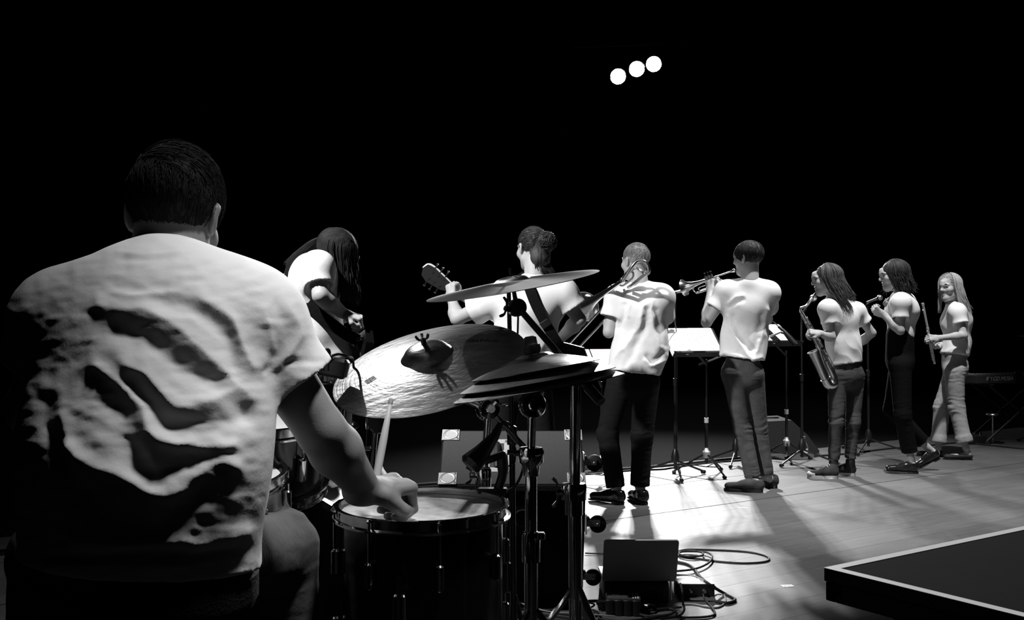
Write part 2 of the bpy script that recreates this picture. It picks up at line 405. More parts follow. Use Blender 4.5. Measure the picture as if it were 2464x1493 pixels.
def nets(D, lo, h):
    S = D < 0
    c = np.zeros(np.array(D.shape) - 1, np.int8)
    for a in (0, 1):
        for b in (0, 1):
            for e in (0, 1): c += S[a:a + c.shape[0], b:b + c.shape[1], e:e + c.shape[2]]
    act = (c > 0) & (c < 8); I = np.argwhere(act); ids = np.full(c.shape, -1, np.int64); ids[act] = np.arange(len(I))
    acc = np.zeros((len(I), 3)); cnt = np.zeros(len(I))
    for axis in range(3):
        o = [i for i in range(3) if i != axis]
        for a in (0, 1):
            for b in (0, 1):
                p = I.copy(); p[:, o[0]] += a; p[:, o[1]] += b; q = p.copy(); q[:, axis] += 1
                d0 = D[p[:, 0], p[:, 1], p[:, 2]].astype(float); d1 = D[q[:, 0], q[:, 1], q[:, 2]].astype(float)
                m = (d0 < 0) != (d1 < 0); t = np.where(m, d0 / np.where(m, d0 - d1, 1), 0)
                pos = p.astype(float); pos[:, axis] += t; acc[m] += pos[m]; cnt[m] += 1
    v = lo + h * acc / np.maximum(cnt, 1)[:, None]; F4 = []
    for axis in range(3):
        o1, o2 = (axis + 1) % 3, (axis + 2) % 3
        s0 = [slice(None)] * 3; s1 = [slice(None)] * 3; s0[axis] = slice(0, -1); s1[axis] = slice(1, None)
        A = S[tuple(s0)]; B = S[tuple(s1)]
        E = np.argwhere(A != B); ok = (E[:, o1] > 0) & (E[:, o2] > 0) & (E[:, o1] < D.shape[o1] - 1) & (E[:, o2] < D.shape[o2] - 1); E = E[ok]
        fl = A[E[:, 0], E[:, 1], E[:, 2]]
        def cid(d1, d2):
            p = E.copy(); p[:, o1] += d1; p[:, o2] += d2; return ids[p[:, 0], p[:, 1], p[:, 2]]
        a, b, cc, d = cid(-1, -1), cid(0, -1), cid(0, 0), cid(-1, 0)
        q = np.stack([a, b, cc, d], 1); q[~fl] = q[~fl][:, ::-1]; F4.append(q)
    return v, np.concatenate(F4)
def lap(v, f):
    acc = np.zeros_like(v); cnt = np.zeros(len(v))
    for i in range(4):
        a, b = f[:, i], f[:, (i + 1) % 4]
        np.add.at(acc, a, v[b]); np.add.at(cnt, a, 1); np.add.at(acc, b, v[a]); np.add.at(cnt, b, 1)
    return v * .4 + .6 * acc / np.maximum(cnt, 1)[:, None]
def vnormals(v, f):
    fn = np.cross(v[f[:, 2]] - v[f[:, 0]], v[f[:, 3]] - v[f[:, 1]]); n = np.zeros_like(v)
    for i in range(4): np.add.at(n, f[:, i], fn)
    return n / np.maximum(np.linalg.norm(n, axis=1), 1e-12)[:, None]
def joinvf(parts):
    V = []; Fc = []; o = 0
    for v, f in parts: V.append(v); Fc.append(f + o); o += len(v)
    return np.concatenate(V), np.concatenate(Fc)
# ------------------------------------------------------------------ people
def head_frame(fwd, up=(0, 0, 1)):
    f = nrm(fwd); r = nrm(np.cross(f, np.asarray(up, float))); u = np.cross(r, f); return np.stack([r, f, u], 1)
def add_head(vol, c, M, s, fem=False, smile=0.0, neck=None, nr=.056):
    T = lambda *p: c + M @ (np.array(p) * s)
    def cone(a, b, ra, rb, k=.015, op='u', sq=None): vol.cone(T(*a), T(*b), ra * s, rb * s, k * s, sq, op)
    def ell(p, r, k=.015, op='u', R=M): vol.ell(T(*p), np.array(r) * s, R, k * s, op)
    ell((0, -.014, .034), (.074, .096, .080)); ell((0, .026, -.022), (.060, .066, .088), .03)
    j = .9 if fem else 1.0
    cone((0, .068, -.094), (0, .060, -.096), .022 * j, .024 * j, .03)
    for q in (-1, 1):
        cone((q * .050 * j, .000, -.062), (q * .014, .064, -.094), .020, .020, .03)
        ell((q * .040, .060, -.024 + .004 * smile), (.026, .026, .024), .025)
        ell((q * .034, .101, .006), (.019, .014, .012), .012, 's')
        ell((q * .033, .077, .005), (.0135, .0135, .0125), .004)
        cone((q * .012, .093, .023), (q * .046, .078, .026), .008, .007, .014)
        ell((q * .012, .095, -.026), (.0085, .010, .008), .008)
        E = M @ np.array(Matrix.Rotation(q * .35, 3, 'Z')) @ np.array(Matrix.Rotation(.2, 3, 'X'))
        ell((q * .077, -.008, -.004), (.008, .020, .032), .008, 'u', E)
        ell((q * .080, -.010, .014), (.009, .015, .012), .006, 'u', E)
        ell((q * .084, -.001, .000), (.006, .009, .016), .006, 's', E)
        lz = -.058 + .012 * smile
        cone((0, .096, -.051), (q * .024, .080, lz + .002), .0065, .004, .006)
        cone((0, .093, -.064), (q * .022, .079, lz - .004), .0075, .004, .006)
    cone((0, .086, .014), (0, .110, -.020), .0085, .0115, .014); ell((0, .109, -.022), (.012, .011, .010), .008)
    cone((0, .092, .028), (0, .088, .050), .020, .022, .03)
    if smile: 
        cone((-.021, .085, -.056 + .006 * smile), (.021, .085, -.056 + .006 * smile), .0045, .0045, .004, 's')
        cone((0, .097, -.0585), (0, .092, -.0585), .005, .005, .004, 's')
    if neck is not None:
        vol.cone(T(0, -.020, -.045), neck, nr * s * .98, nr * s * 1.12, .03)
def face_parts(per, c, M, s, smile=0.0):
    T = lambda *p: c + M @ (np.array(p) * s)
    for q in (-1, 1):
        b = MB().ball(T(q * .033, .0835, .005), np.array([.0115, .0078, .0068]) * s, 10, M); b.build('eye', M_eye, per)
        p = [T(q * .014, .101, .026), T(q * .030, .098, .032), T(q * .046, .086, .028)]
        MB().tube(spline(p, 4), [.0032 * s, .004 * s, .0042 * s, .004 * s, .0038 * s, .003 * s, .0026 * s, .0018 * s, .001 * s], 6).build('eyebrow', M_lash, per)
        lid = [T(q * .020, .0925, .009), T(q * .032, .0935, .0125), T(q * .047, .085, .008)]
        MB().tube(spline(lid, 3), .0019 * s, 5).build('eyelashes', M_lash, per)
    z = -.0575 + .003 * smile
    if smile:
        p = [T(-.017, .083, z + .007), T(0, .0945, z), T(.017, .083, z + .007)]
        MB().tube(spline(p, 4), .0042 * s, 6).build('teeth', M_teeth, per)
    p = [T(-.023, .080, z + .010 * smile), T(0, .099, z + .0055), T(.023, .080, z + .010 * smile)]
    MB().tube(spline(p, 4), .0036 * s, 6).build('lips', M_lip, per)

def add_hand(vol, w, d, n, s=1.0, curl=(.9, .9, .9, .9), thumb=.6, left=False, spread=.0):
    """w wrist, d wrist->knuckles, n direction the palm faces; thumb side = cross(d,n) (flipped for left)"""
    d = nrm(d); n = nrm(n - d * np.dot(n, d)); sd = np.cross(n, d) * (-1 if left else 1)   # towards the thumb
    P = lambda a, b, c: w + (d * a + sd * b + n * c) * s
    vol.cone(w - d * .02 * s, P(.02, 0, 0), .027 * s, .027 * s, .015, (n, .78))
    for b, e in ((.022, .026), (.0, .008), (-.020, -.022)):
        vol.cone(P(.018, b * .7, 0), P(.082, e, 0), .0165 * s, .0135 * s, .014, (n, .85))
    L = [(.044, .027, .021), (.049, .031, .023), (.045, .029, .022), (.036, .022, .019)]
    for i in range(4):
        b = .029 - .0195 * i; base = P(.086 - .004 * abs(i - 1.2), b, .0); ang = 0.12; p = base; r = .0092 * s if i < 3 else .0080 * s
        sp = spread * (1.5 - i) * .15
        for k, (ln, bend) in enumerate(zip(L[i], (1.25, 1.45, .8))):
            ang += bend * curl[i]
            q = p + (d * math.cos(ang) + n * math.sin(ang) + sd * sp) * ln * s
            vol.cone(p, q, r, r * .92, .004); p = q; r *= .93
    t0 = P(.022, .028, .006); t1 = P(.050, .047, .012 + .022 * thumb); t2 = P(.078, .046 - .020 * thumb, .018 + .030 * thumb); t3 = P(.098, .040 - .034 * thumb, .020 + .030 * thumb)
    vol.cone(t0, t1, .017 * s, .0125 * s, .014); vol.cone(t1, t2, .0120 * s, .0105 * s, .006); vol.cone(t2, t3, .0105 * s, .0085 * s, .004)

def scalp_strands(mb, c, M, s, rad, n, rnd, region, length, lift=.004, r=.0016, seg=5, flow=None, sides=3, grav=0.0):
    """short strands lying on an ellipsoid; region(p_unit)->bool; flow(p)->local direction"""
    got = 0; tries = 0; rad = np.array(rad)
    while got < n and tries < n * 30:
        tries += 1
        p = nrm([rnd.gauss(0, 1), rnd.gauss(0, 1), rnd.gauss(0, 1)])
        if not region(p): continue
        got += 1; pts = []; q = p * rad; L = length * rnd.uniform(.6, 1.25); st = L / seg
        off = rnd.uniform(-.01, .03); fl = np.array([rnd.gauss(0, .22), rnd.gauss(0, .22), rnd.gauss(0, .22)])
        for k in range(seg + 1):
            pts.append(c + M @ ((q) * s))
            d = nrm(np.array(flow(nrm(q / rad))) + fl); nn = nrm(q / rad ** 2)
            d = d - nn * np.dot(d, nn)
            q = q + nrm(d) * st; q = nrm(q / rad) * rad * (1 + off + lift * (k + 1) / seg)
        mb.tube(pts, [r * s * (1 - .75 * (k / seg)) for k in range(seg + 1)], sides, cap=False)
def long_strands(mb, c, M, s, rnd, n, rad, length, az=(-170, 170), part=.0, drift=(0, 0, 0), r=.005, wave=.006, seg=14, sides=4, wfreq=3.0, keep=None, back=None):
    """locks fall from a parting: azimuth measured from the back of the head"""
    rad = np.array(rad); drift = np.array(drift, float)
    for i in range(n):
        a = math.radians(rnd.uniform(*az)); d = np.array([math.sin(a), -math.cos(a), 0.0]); k1 = 1.0 + rnd.uniform(-.06, .14)
        top = rnd.uniform(.05, .5); pts = []
        ph = rnd.uniform(0, 6.28); wd = np.array([rnd.gauss(0, 1), rnd.gauss(0, 1), 0]) * wave
        for t in np.linspace(top, 1.62, 7):
            l = np.array([part * (1 - min(t / 1.3, 1)), .01 * (1 - min(t / 1.3, 1)), 0]) + rad * k1 * np.array([d[0] * math.sin(t), d[1] * math.sin(t), math.cos(t)])
            pts.append(c + M @ (l * s))
        L = length * rnd.uniform(.72, 1.08); p = pts[-1]
        for k in range(1, seg + 1):
            t = k / seg
            q = p + np.array([0, 0, -1]) * L * t * s + drift * (t ** 1.3) * s + wd * math.sin(wfreq * t * 3 + ph) * t + (M @ d) * (-.018 * t * s)
            if back is not None: q = back(q, t)
            pts.append(q)
        m = len(pts)
        mb.tube(pts, [r * s * (1.0 if j < m * .6 else (1 - (j - m * .6) / (m * .42))) * (.5 + .5 * min(1, j / 3)) for j in range(m)], sides, cap=False)

def seg_d(px, py, poly):
    best = np.full(len(px), 1e9)
    for a, b in zip(poly[:-1], poly[1:]):
        a = np.array(a, float); b = np.array(b, float); d = b - a; L2 = d @ d
        t = np.clip(((px - a[0]) * d[0] + (py - a[1]) * d[1]) / L2, 0, 1)
        best = np.minimum(best, np.hypot(px - a[0] - d[0] * t, py - a[1] - d[1] * t))
    return best
def fold_disp(v, n, folds, warp):
    """cloth folds: raised or sunk along the given lines on the side of the cloth where the lines were seen"""
    px, py = proj(v); m = np.clip((-n[:, 1]) * 2.2, 0, 1); d = np.zeros(len(v)); sc = warp / 9 * 60
    wx = warp * fbm(np.stack([px / sc, py / sc, px * 0], 1), 2)
    for a, w, pl_ in folds:
        poly = [tuple(p) for p in np.array(spline([np.array(q, float) for q in pl_], 4))[:, :2]]
        r = seg_d(px + wx, py + wx * .5, poly) / w; d += a * (1 + .0 * r) * ((.62 * np.exp(-r * r) + .38 * np.exp(-2.2 * np.abs(r))) if a > 0 else np.exp(-r * r))
    return m * d
def swept(mb, hc, Mh, s, rnd, n=520, rad=(.0825, .1035, .0905)):
    scalp_strands(mb, hc + Mh @ V3(0, -.014, .034), Mh, s, rad, n, rnd, lambda p: p[2] > .10 and not (p[1] > .72 and p[2] < .55), .075, .02, .0017, 5, lambda p: (.7 if p[0] > 0 else -.7, -.55, -.45))
def limbwr(v, jts, amp, f=70, wid=.10):
    """sideways creases near the given joints"""
    m = np.zeros(len(v))
    for j, w_ in jts: m = np.maximum(m, w_ * np.exp(-(np.linalg.norm(v - j, axis=1) / wid) ** 2))
    q = v.copy(); q[:, 2] += .02 * fbm(v * 9, 2)
    n = noise3(q * np.array([7, 7, f])); return amp * (1 - 2 * np.abs(n)) * (.05 + m)

def person(label, J, o):
    """J: joints in world space. o: options"""
    s = o.get('s', 1.0); fem = o.get('fem', False); g = s * (.86 if fem else 1.0)
    base = np.array([J['pel'][0], J['pel'][1], min(J['toeL'][2], J['toeR'][2], J['heelL'][2], J['heelR'][2])])
    per = thing('person', base, label, 'person')
    rt = nrm(J['shR'] - J['shL']); up = nrm(J['neck'] - J['pel']); fw = nrm(np.cross(up, rt)); rt = np.cross(fw, up)
    skin = o.get('skin', M_skin); hv = o.get('h', .008)
    Mh = head_frame(J['face'], o.get('headup', (0, 0, 1))); hc = J['head']; hs = o.get('hs', 1.0)
    # ---- skin: one continuous body
    B = Vol(hv)
    B.cone(J['pel'], J['waist'], .115 * g, .10 * g, .05, (fw, .75)); B.cone(J['waist'], J['chest'], .10 * g, .115 * g, .05, (fw, .75))
    B.cone(J['shL'], J['shR'], .045 * g, .045 * g, .06); B.cone(J['chest'], J['neck'], .085 * g, .052 * g, .05)
    B.cone(J['neck'], J['neck'] * .5 + J['head'] * .5, .056 * g, .054 * g, .02)
    ah = o.get('arm', 1.0)
    for q in 'LR':
        S, E, Wr = J['sh' + q], J['el' + q], J['wr' + q]; m = E + (Wr - E) * .3
        B.cone(S, E, .050 * g * ah, .038 * g * ah, .03); B.cone(E, m, .038 * g * ah, .041 * g * ah, .015); B.cone(m, Wr, .041 * g * ah, .026 * g * ah, .02)
        H, K, A = J['hip' + q], J['kn' + q], J['an' + q]; cf = K + (A - K) * .3
        B.cone(H, K, .072 * g, .050 * g, .03); B.cone(K, cf, .048 * g, .050 * g, .02); B.cone(cf, A, .050 * g, .031 * g, .02)
        hl = J['heel' + q] * .86 + J['toe' + q] * .14
        B.cone(A, hl + np.array([0, 0, .05 * s]), .031 * g, .026 * g, .02)
        B.cone(hl + np.array([0, 0, .045 * s]), J['toe' + q] * .75 + J['heel' + q] * .25 + np.array([0, 0, .033 * s]), .025 * g, .020 * g, .02)
    parts = [B.mesh(2)]
    Hd = Vol(o.get('hh', .0048)); add_head(Hd, hc, Mh, hs, fem, o.get('smile', 0), J['neck'], .050 if fem else .057); parts.append(Hd.mesh(1))
    for q in 'LR':
        hp = o.get('hand' + q)
        Hn = Vol(o.get('hhand', .0036)); Wr, E = J['wr' + q], J['el' + q]; u = nrm(Wr - E)
        Hn.cone(Wr - u * .06, Wr, .031 * g * ah, .026 * g * ah, .01)
        d, n, curl, th = hp if hp else (u, np.cross(u, rt), (.5,) * 4, .4)
        add_hand(Hn, Wr + u * .004, np.asarray(d, float), np.asarray(n, float), s * (.92 if fem else 1.0) * o.get('hsz', 1.0), curl if not np.isscalar(curl) else (curl,) * 4, th, q == 'L')
        parts.append(Hn.mesh(1))
    v, f = joinvf(parts); mesh_obj('body', v, f, skin, per, 0)
    if o.get('facep', True): face_parts(per, hc, Mh, hs, o.get('smile', 0))
    # ---- shirt
    hem = J['hem']; dn = nrm(hem - J['chest']); rw = o.get('rw', .150) * s; rc = o.get('rc', .158) * s; rh = o.get('rh', .158) * s; sq = o.get('sq', .70)
    T = Vol(o.get('hshirt', .0062))
    T.cone(hem + dn * .01, J['waist'], rh, rw, .05, (fw, sq), 'u', (hem, .014, dn)); T.cone(J['waist'], J['chest'], rw, rc, .07, (fw, sq))
    if o.get('bust'):
        for q in (-1, 1): T.ell(J['chest'] + fw * .065 * s + rt * q * .06 * s - up * .03, np.array([.06, .055, .06]) * s, None, .05)
    T.cone(J['chest'], J['neck'] - up * .03 * s, .125 * s, .062 * s, .07, (fw, .85))
    for q in 'LR':
        S, E = J['sh' + q], J['el' + q]; T.cone(S, J['neck'] - up * (.035 + o.get('trap', 0) * .5) * s, (.062 + o.get('trap', 0) * .5) * g, (.055 + o.get('trap', 0)) * g, .05)
        T.cone(S, J['chest'], .076 * g, .10 * g, .09)
        fr = o.get('sleeve', .62); e = S + (E - S) * fr; u = nrm(E - S); r0, r1 = o.get('slr', (.066, .076))
        if q == 'L' and 'sleeveL' in o: fr = o['sleeveL']; e = S + (E - S) * fr
        T.cone(S, e + u * .03, r0 * g, r1 * g, .03, None, 'u', (e, .014, u))
    T.cone(J['neck'] + (hc - J['neck']) * .12 - up * .0, hc, .058 * g * o.get('collar', 1), .075 * g, .006, None, 's')
    amp = o.get('wr', .0055); seed = o.get('seed', 1) * 17.3
    def sd(v, n):
        ax = (v - J['chest']) @ up; ry = (v - J['chest']) @ rt
        low = np.clip((.12 - ax) / .35, .25, 1)
        q = np.stack([ry * 9 + 2.5 * ax, (v - J['chest']) @ fw * 5, ax * 7 - ry * 6], 1) + seed
        a = fbm(q, 2); rid = 1 - np.abs(noise3(np.stack([ry * 10 - ax * 5, ((v - J['chest']) @ fw) * 6, ax * 8 + ry * 9], 1) + seed + 5)) * 2
        d = amp * low * (a * .8 + rid * .7)
        if 'sdisp' in o: d = d + o['sdisp'](v, n)
        if 'folds' in o: d = d + fold_disp(v, n, o['folds'], 2.2)
        return d
    v, f = T.mesh(2, sd); mesh_obj('t_shirt', v, f, o.get('mshirt', M_shirt), per, 0)
    # ---- trousers
    P = Vol(o.get('hleg', .0075)); lr = o.get('leg', (.086, .066, .056)); top = J['pel'] + up * o.get('ptop', .06)
    P.cone(top, J['pel'] - up * .02, o.get('rp', .135) * s, o.get('rp', .135) * s * 1.03, .05, (fw, .76))
    if o.get('butt', True):
        for q in (-1, 1): P.ell(J['pel'] - fw * o.get('bt', .030) * s + rt * q * .055 * s - up * .06 * s, np.array([.068, .070, .085]) * s, None, .06)
    for q in 'LR':
        H, K, A = J['hip' + q], J['kn' + q], J['an' + q]; u = nrm(A - K); C = K + (A - K) * o.get('cuff', .96)
        P.cone(H, K, lr[0] * g * 1.02, lr[1] * g, .03); P.cone(K, C + u * .02, lr[1] * g, lr[2] * g, .02, None, 'u', (C, .013, u))
        if o.get('rollup'):
            P.cone(C - u * .04, C + u * .004, lr[2] * g + .008, lr[2] * g + .008, .004, None, 'u', (C, .014, u))
    jts = [(J['knL'], 1), (J['knR'], 1), (J['anL'], .9), (J['anR'], .9), (J['hipL'], .5), (J['hipR'], .5)]
    la = o.get('lwr', .007)
    v, f = P.mesh(2, lambda v, n: limbwr(v, jts, la, o.get('lfreq', 42)) + .002 * fbm(v * 6 + seed, 2)); mesh_obj('trousers', v, f, o.get('mleg', M_denim), per, 0)
    # ---- shoes
    for q in 'LR':
        shoe(per, J['heel' + q], J['toe' + q], s * (.94 if fem else 1.0), o.get('shoe', 'sneaker'), J['an' + q], J.get('up' + q, np.array([0, 0, 1.])))
    return per, dict(rt=rt, up=up, fw=fw, Mh=Mh)

def shoe(per, heel, toe, s, kind, ank, upv):
    t = nrm(toe - heel); upv = nrm(upv - t * np.dot(upv, t)); sd = np.cross(t, upv); L = np.linalg.norm(toe - heel)
    R = np.stack([t, -sd, upv], 1); th = {'dress': .022, 'sneaker': .022, 'hightop': .024, 'flat': .010}[kind]
    ol = [(0, 0), (.02, .028), (.07, .034), (.13, .033), (.19, .043), (.24, .042), (.275, .026), (.288, 0), (.275, -.026), (.24, -.040), (.19, -.041), (.13, -.031), (.07, -.033), (.02, -.028)]
    k = L / .288; ol = [(a * k * (1 if kind in ('dress', 'flat') else .965) + (0 if kind in ('dress', 'flat') else .004), b * s * (.92 if kind in ('dress', 'flat') else .95)) for a, b in ol]
    cx = sum(p[0] for p in ol) / len(ol)
    P = lambda a, b, c: heel + t * a + sd * b + upv * c
    U = Vol(.0055 if kind != 'x' else .004); wd = .036 * s
    U.cone(P(.032, 0, th + .030 * s), P(.11 * k, 0, th + .030 * s), .036 * s, .036 * s, .02)
    U.cone(P(.11 * k, 0, th + .026 * s), P(L - .045 * s, 0, th + .016 * s), .038 * s, .035 * s, .025, (upv, .75))
    if kind in ('dress', 'sneaker'):
        U.cone(P(.036, 0, th + .03 * s), P(.042, 0, th + .058 * s), .036 * s, .036 * s, .02)
        U.cone(P(.05, 0, th + .055 * s), P(.15 * k, 0, th + .03 * s), .030 * s, .030 * s, .02)
        U.cone(P(.042, 0, th + .062 * s), P(.046, 0, th + .11 * s), .031 * s, .034 * s, .006, None, 's')
    elif kind == 'hightop':
        U.cone(P(.040, 0, th + .03 * s), ank - upv * .0, .038 * s, .040 * s, .02)
        U.cone(P(.055, 0, th + .06 * s), P(.15 * k, 0, th + .03 * s), .032 * s, .030 * s, .02)
        U.cone(ank + upv * .035 * s, ank + upv * .09 * s, .036 * s, .036 * s, .006, None, 's')
    else:
        U.cut(P(.03, 0, th + .042 * s), upv - t * .0); U.cone(P(.06, 0, th + .055 * s), P(.16 * k, 0, th + .055 * s), .026 * s, .026 * s, .006, None, 's')
    U.cut(P(0, 0, th * .6), -upv)
    v, f = U.mesh(1); m = {'dress': M_leather, 'sneaker': M_suede, 'hightop': M_canvas_k, 'flat': M_canvas_k}[kind]
    sh = mesh_obj('shoe', v, f, m, per, 0)
    so = MB().prism(ol, 0, th, R, heel)
    if kind == 'dress':
        so = MB().prism([(cx + (a - cx) * 1.02, b * 1.06) for a, b in ol], .012 * s, .020 * s, R, heel).prism([p for p in [(0, 0), (.02*k, .029*s), (.07*k, .034*s), (.085*k, .03*s), (.085*k, -.03*s), (.07*k, -.034*s), (.02*k, -.029*s)]], 0, .013 * s, R, heel)
    so.build('sole', M_rubber_w if kind == 'hightop' else (M_rubber if kind != 'sneaker' else M_suede), sh, 50)
    if kind == 'hightop':
        C = Vol(.005); C.cone(P(L - .075 * s, 0, th + .014 * s), P(L - .040 * s, 0, th + .012 * s), .0375 * s, .0365 * s, .01, (upv, .75)); C.cut(P(L - .068 * s, 0, 0), -t); C.cut(P(0, 0, th * .5), -upv)
        v, f = C.mesh(1); mesh_obj('toe_cap', v, f, M_rubber_w, sh, 0)
    if kind in ('hightop', 'sneaker', 'dress'):
        n = {'hightop': 5, 'sneaker': 4, 'dress': 3}[kind]; lc = MB()
        for i in range(n):
            a = .085 + .016 * i * k; zz = th + (.088 - .012 * i) * s
            if kind == 'hightop': a = .074 + .014 * i; zz = th + (.098 - .0135 * i) * s
            lc.tube(spline([P(a, -.022 * s, zz - .012 * s), P(a + .004, 0, zz), P(a, .022 * s, zz - .012 * s)], 3), .0028 * s, 5)
        lc.build('laces', M_rubber_w if kind == 'hightop' else (M_rubber if kind == 'dress' else M_suede), sh)
    return sh

def hair_cap(per, c, M, s, m, rad=(.082, .104, .090), face=True, low=-.06, disp=.004, h=.0045, fr=80, extra=None, facec=((0, .125, -.045), (.088, .075, .105)), name='hair', strands=None):
    T = lambda *p: c + M @ (np.array(p) * s)
    H = Vol(h); H.ell(T(0, -.014, .034), np.array(rad) * s, M, .02)
    if extra: extra(H, T)
    if face:
        H.ell(T(*facec[0]), np.array(facec[1]) * s, M, .012, 's')
        for q in (-1, 1): H.ell(T(q * .088, .005, -.018), np.array([.030, .036, .046]) * s, M, .008, 's')
    H.cut(T(0, -.05, low), M @ V3(0, .35, -1))
    def dp(v, n):
        l = (v - c) @ M; return disp * fbm(np.stack([l[:, 0] * fr, l[:, 1] * fr * .5, l[:, 2] * fr * .25], 1), 3)
    v, f = H.mesh(1, dp)
    if strands:
        mb = MB(); strands(mb); f3 = [tuple(int(i) for i in r) for r in f]; o = len(v)
        v = np.concatenate([v, np.array(mb.v)]); f3 += [tuple(i + o for i in q) for q in mb.f]
        return mesh_obj(name, v, f3, m, per, 0)
    return mesh_obj(name, v, f, m, per, 0)
# ------------------------------------------------------------------ the place
def struct(o): o['kind'] = 'structure'; return o
X0, X1, Y0, Y1, ZT = -11.0, 13.0, -3.5, 25.0, 10.0
fl = struct(MB().box((1, 10.75, -.06), (24, 28.5, .10)).build('floor', M_dark)); fl['label'] = 'black stage floor around the boards'
struct(MB().box((1, Y1 + .1, 5), (24, .2, 10.2)).build('wall_back', M_dark)); struct(MB().box((X0 - .1, 10.75, 5), (.2, 28.5, 10.2)).build('wall_left', M_dark))
struct(MB().box((X1 + .1, 10.75, 5), (.2, 28.5, 10.2)).build('wall_right', M_dark)); struct(MB().box((1, Y0 - .1, 5), (24, .2, 10.2)).build('wall_front', M_dark))
struct(MB().box((1, 10.75, ZT + .1), (24, 28.5, .2)).build('ceiling', M_dark))
# stage boards: 0.8 m bays of four planks, running along the stage front
SA = math.radians(33.7); sdx = np.array([math.cos(SA), math.sin(SA), 0]); sdy = np.array([-math.sin(SA), math.cos(SA), 0])
RZ = np.stack([sdx, sdy, V3(0, 0, 1)], 1)
pw, pl = .165, 2.4
pm = MB().box((0, 0, -.005), (pl - .0014, pw - .0014, .010)); pmesh = bpy.data.meshes.new('plank'); pmesh.from_pydata([tuple(p) for p in pm.v], [], pm.f); pmesh.materials.append(M_plank); pmesh.update()
cnt = 0
for row in range(30):
    bay = row // 5; c = 1.435 + bay * .825 + (row % 5) * pw + pw / 2 + (-.010 if row < 20 else (.008 if row >= 25 else 0))     # distance across the boards; open joints beside the middle bay
    off = [0, 1.1, .5, 1.7, .8][row % 5] + bay * .37
    for i in range(-2, 7):
        a = i * pl + off - .6; p = sdx * a + sdy * c
        if p[1] < 1.2 or p[0] < -3.2 or p[0] > 7.6: continue
        ob = bpy.data.objects.new('plank', pmesh); COL.objects.link(ob); ob.parent = fl
        ob.location = tuple(np.array([p[0], p[1], 0]) - ORI[fl.name]); ob.rotation_euler = (0, 0, SA); cnt += 1
print('planks', cnt)
# low riser that carries the drum kit
rz = .20
riser = thing('drum_riser', (-1.35, 1.25, .0), 'low black riser platform under the drum kit', 'platform')
MB().box((-1.35, 1.25, rz - .02), (3.6, 3.8, .04)).build('deck', M_tolex_k, riser); MB().box((-1.35, 1.25, (rz - .04) / 2), (3.56, 3.76, rz - .04)).build('skirt', M_dark, riser)

# three spotlights on a bar, high at the far end of the hall
LY = 18.0
bar = thing('lighting_bar', at(1530, 150, LY) + V3(0, .15, .28), 'dark lighting bar carrying three lit spotlights', 'bar')
a = at(1380, 155, LY); b = at(1680, 145, LY); hz = at(1530, 150, LY)[2] + .34
MB().tube([V3(a[0], LY + .1, hz - .05), V3(b[0], LY + .1, hz + .05)], .024, 10).build('pipe', M_blackmetal, bar)
MB().tube([V3(a[0] + .3, LY + .1, hz), V3(a[0] + .3, LY + .1, ZT)], .012, 6).build('hanger', M_blackmetal, bar); MB().tube([V3(b[0] - .3, LY + .1, hz), V3(b[0] - .3, LY + .1, ZT)], .012, 6).build('hanger', M_blackmetal, bar)
M_lamp = mat('lit_lens', .9, .4, emit=160)
for i, (px, py, lb) in enumerate(((1487, 183, 'spotlight hanging at the low end of the lit row of three'), (1532, 165, 'middle spotlight of the lit row of three'), (1573, 153, 'spotlight hanging at the high end of the lit row of three'))):
    c = at(px, py, LY); d = nrm(V3(1.05, 6.5, .3) - c); R = frame(d)
    sp = thing('spotlight', c - d * .3, lb, 'spotlight', None)
    MB().lathe([(.02, -.42), (.10, -.40), (.125, -.30), (.125, -.02), (.150, .0), (.150, .05), (.140, .05), (.140, .0), (.0, -.004)], c, R, 24).build('housing', M_blackmetal, sp)
    MB().lathe([(.0, .008), (.09, .006), (.132, .0)], c, R, 24).build('lens', M_lamp, sp)
    MB().tube([c - d * .2 + R[:, 0] * .14, c - d * .2 + R[:, 0] * .14 + V3(0, .05, .2), V3(c[0], LY + .1, hz + (.04 if i == 2 else -.02)), c - d * .2 - R[:, 0] * .14 + V3(0, .05, .2), c - d * .2 - R[:, 0] * .14], .010, 6).build('yoke', M_blackmetal, sp)
    spot('spot_beam', c + d * .06, V3(1.05, 6.5, .3), 2100, 33, 1.0, .12)
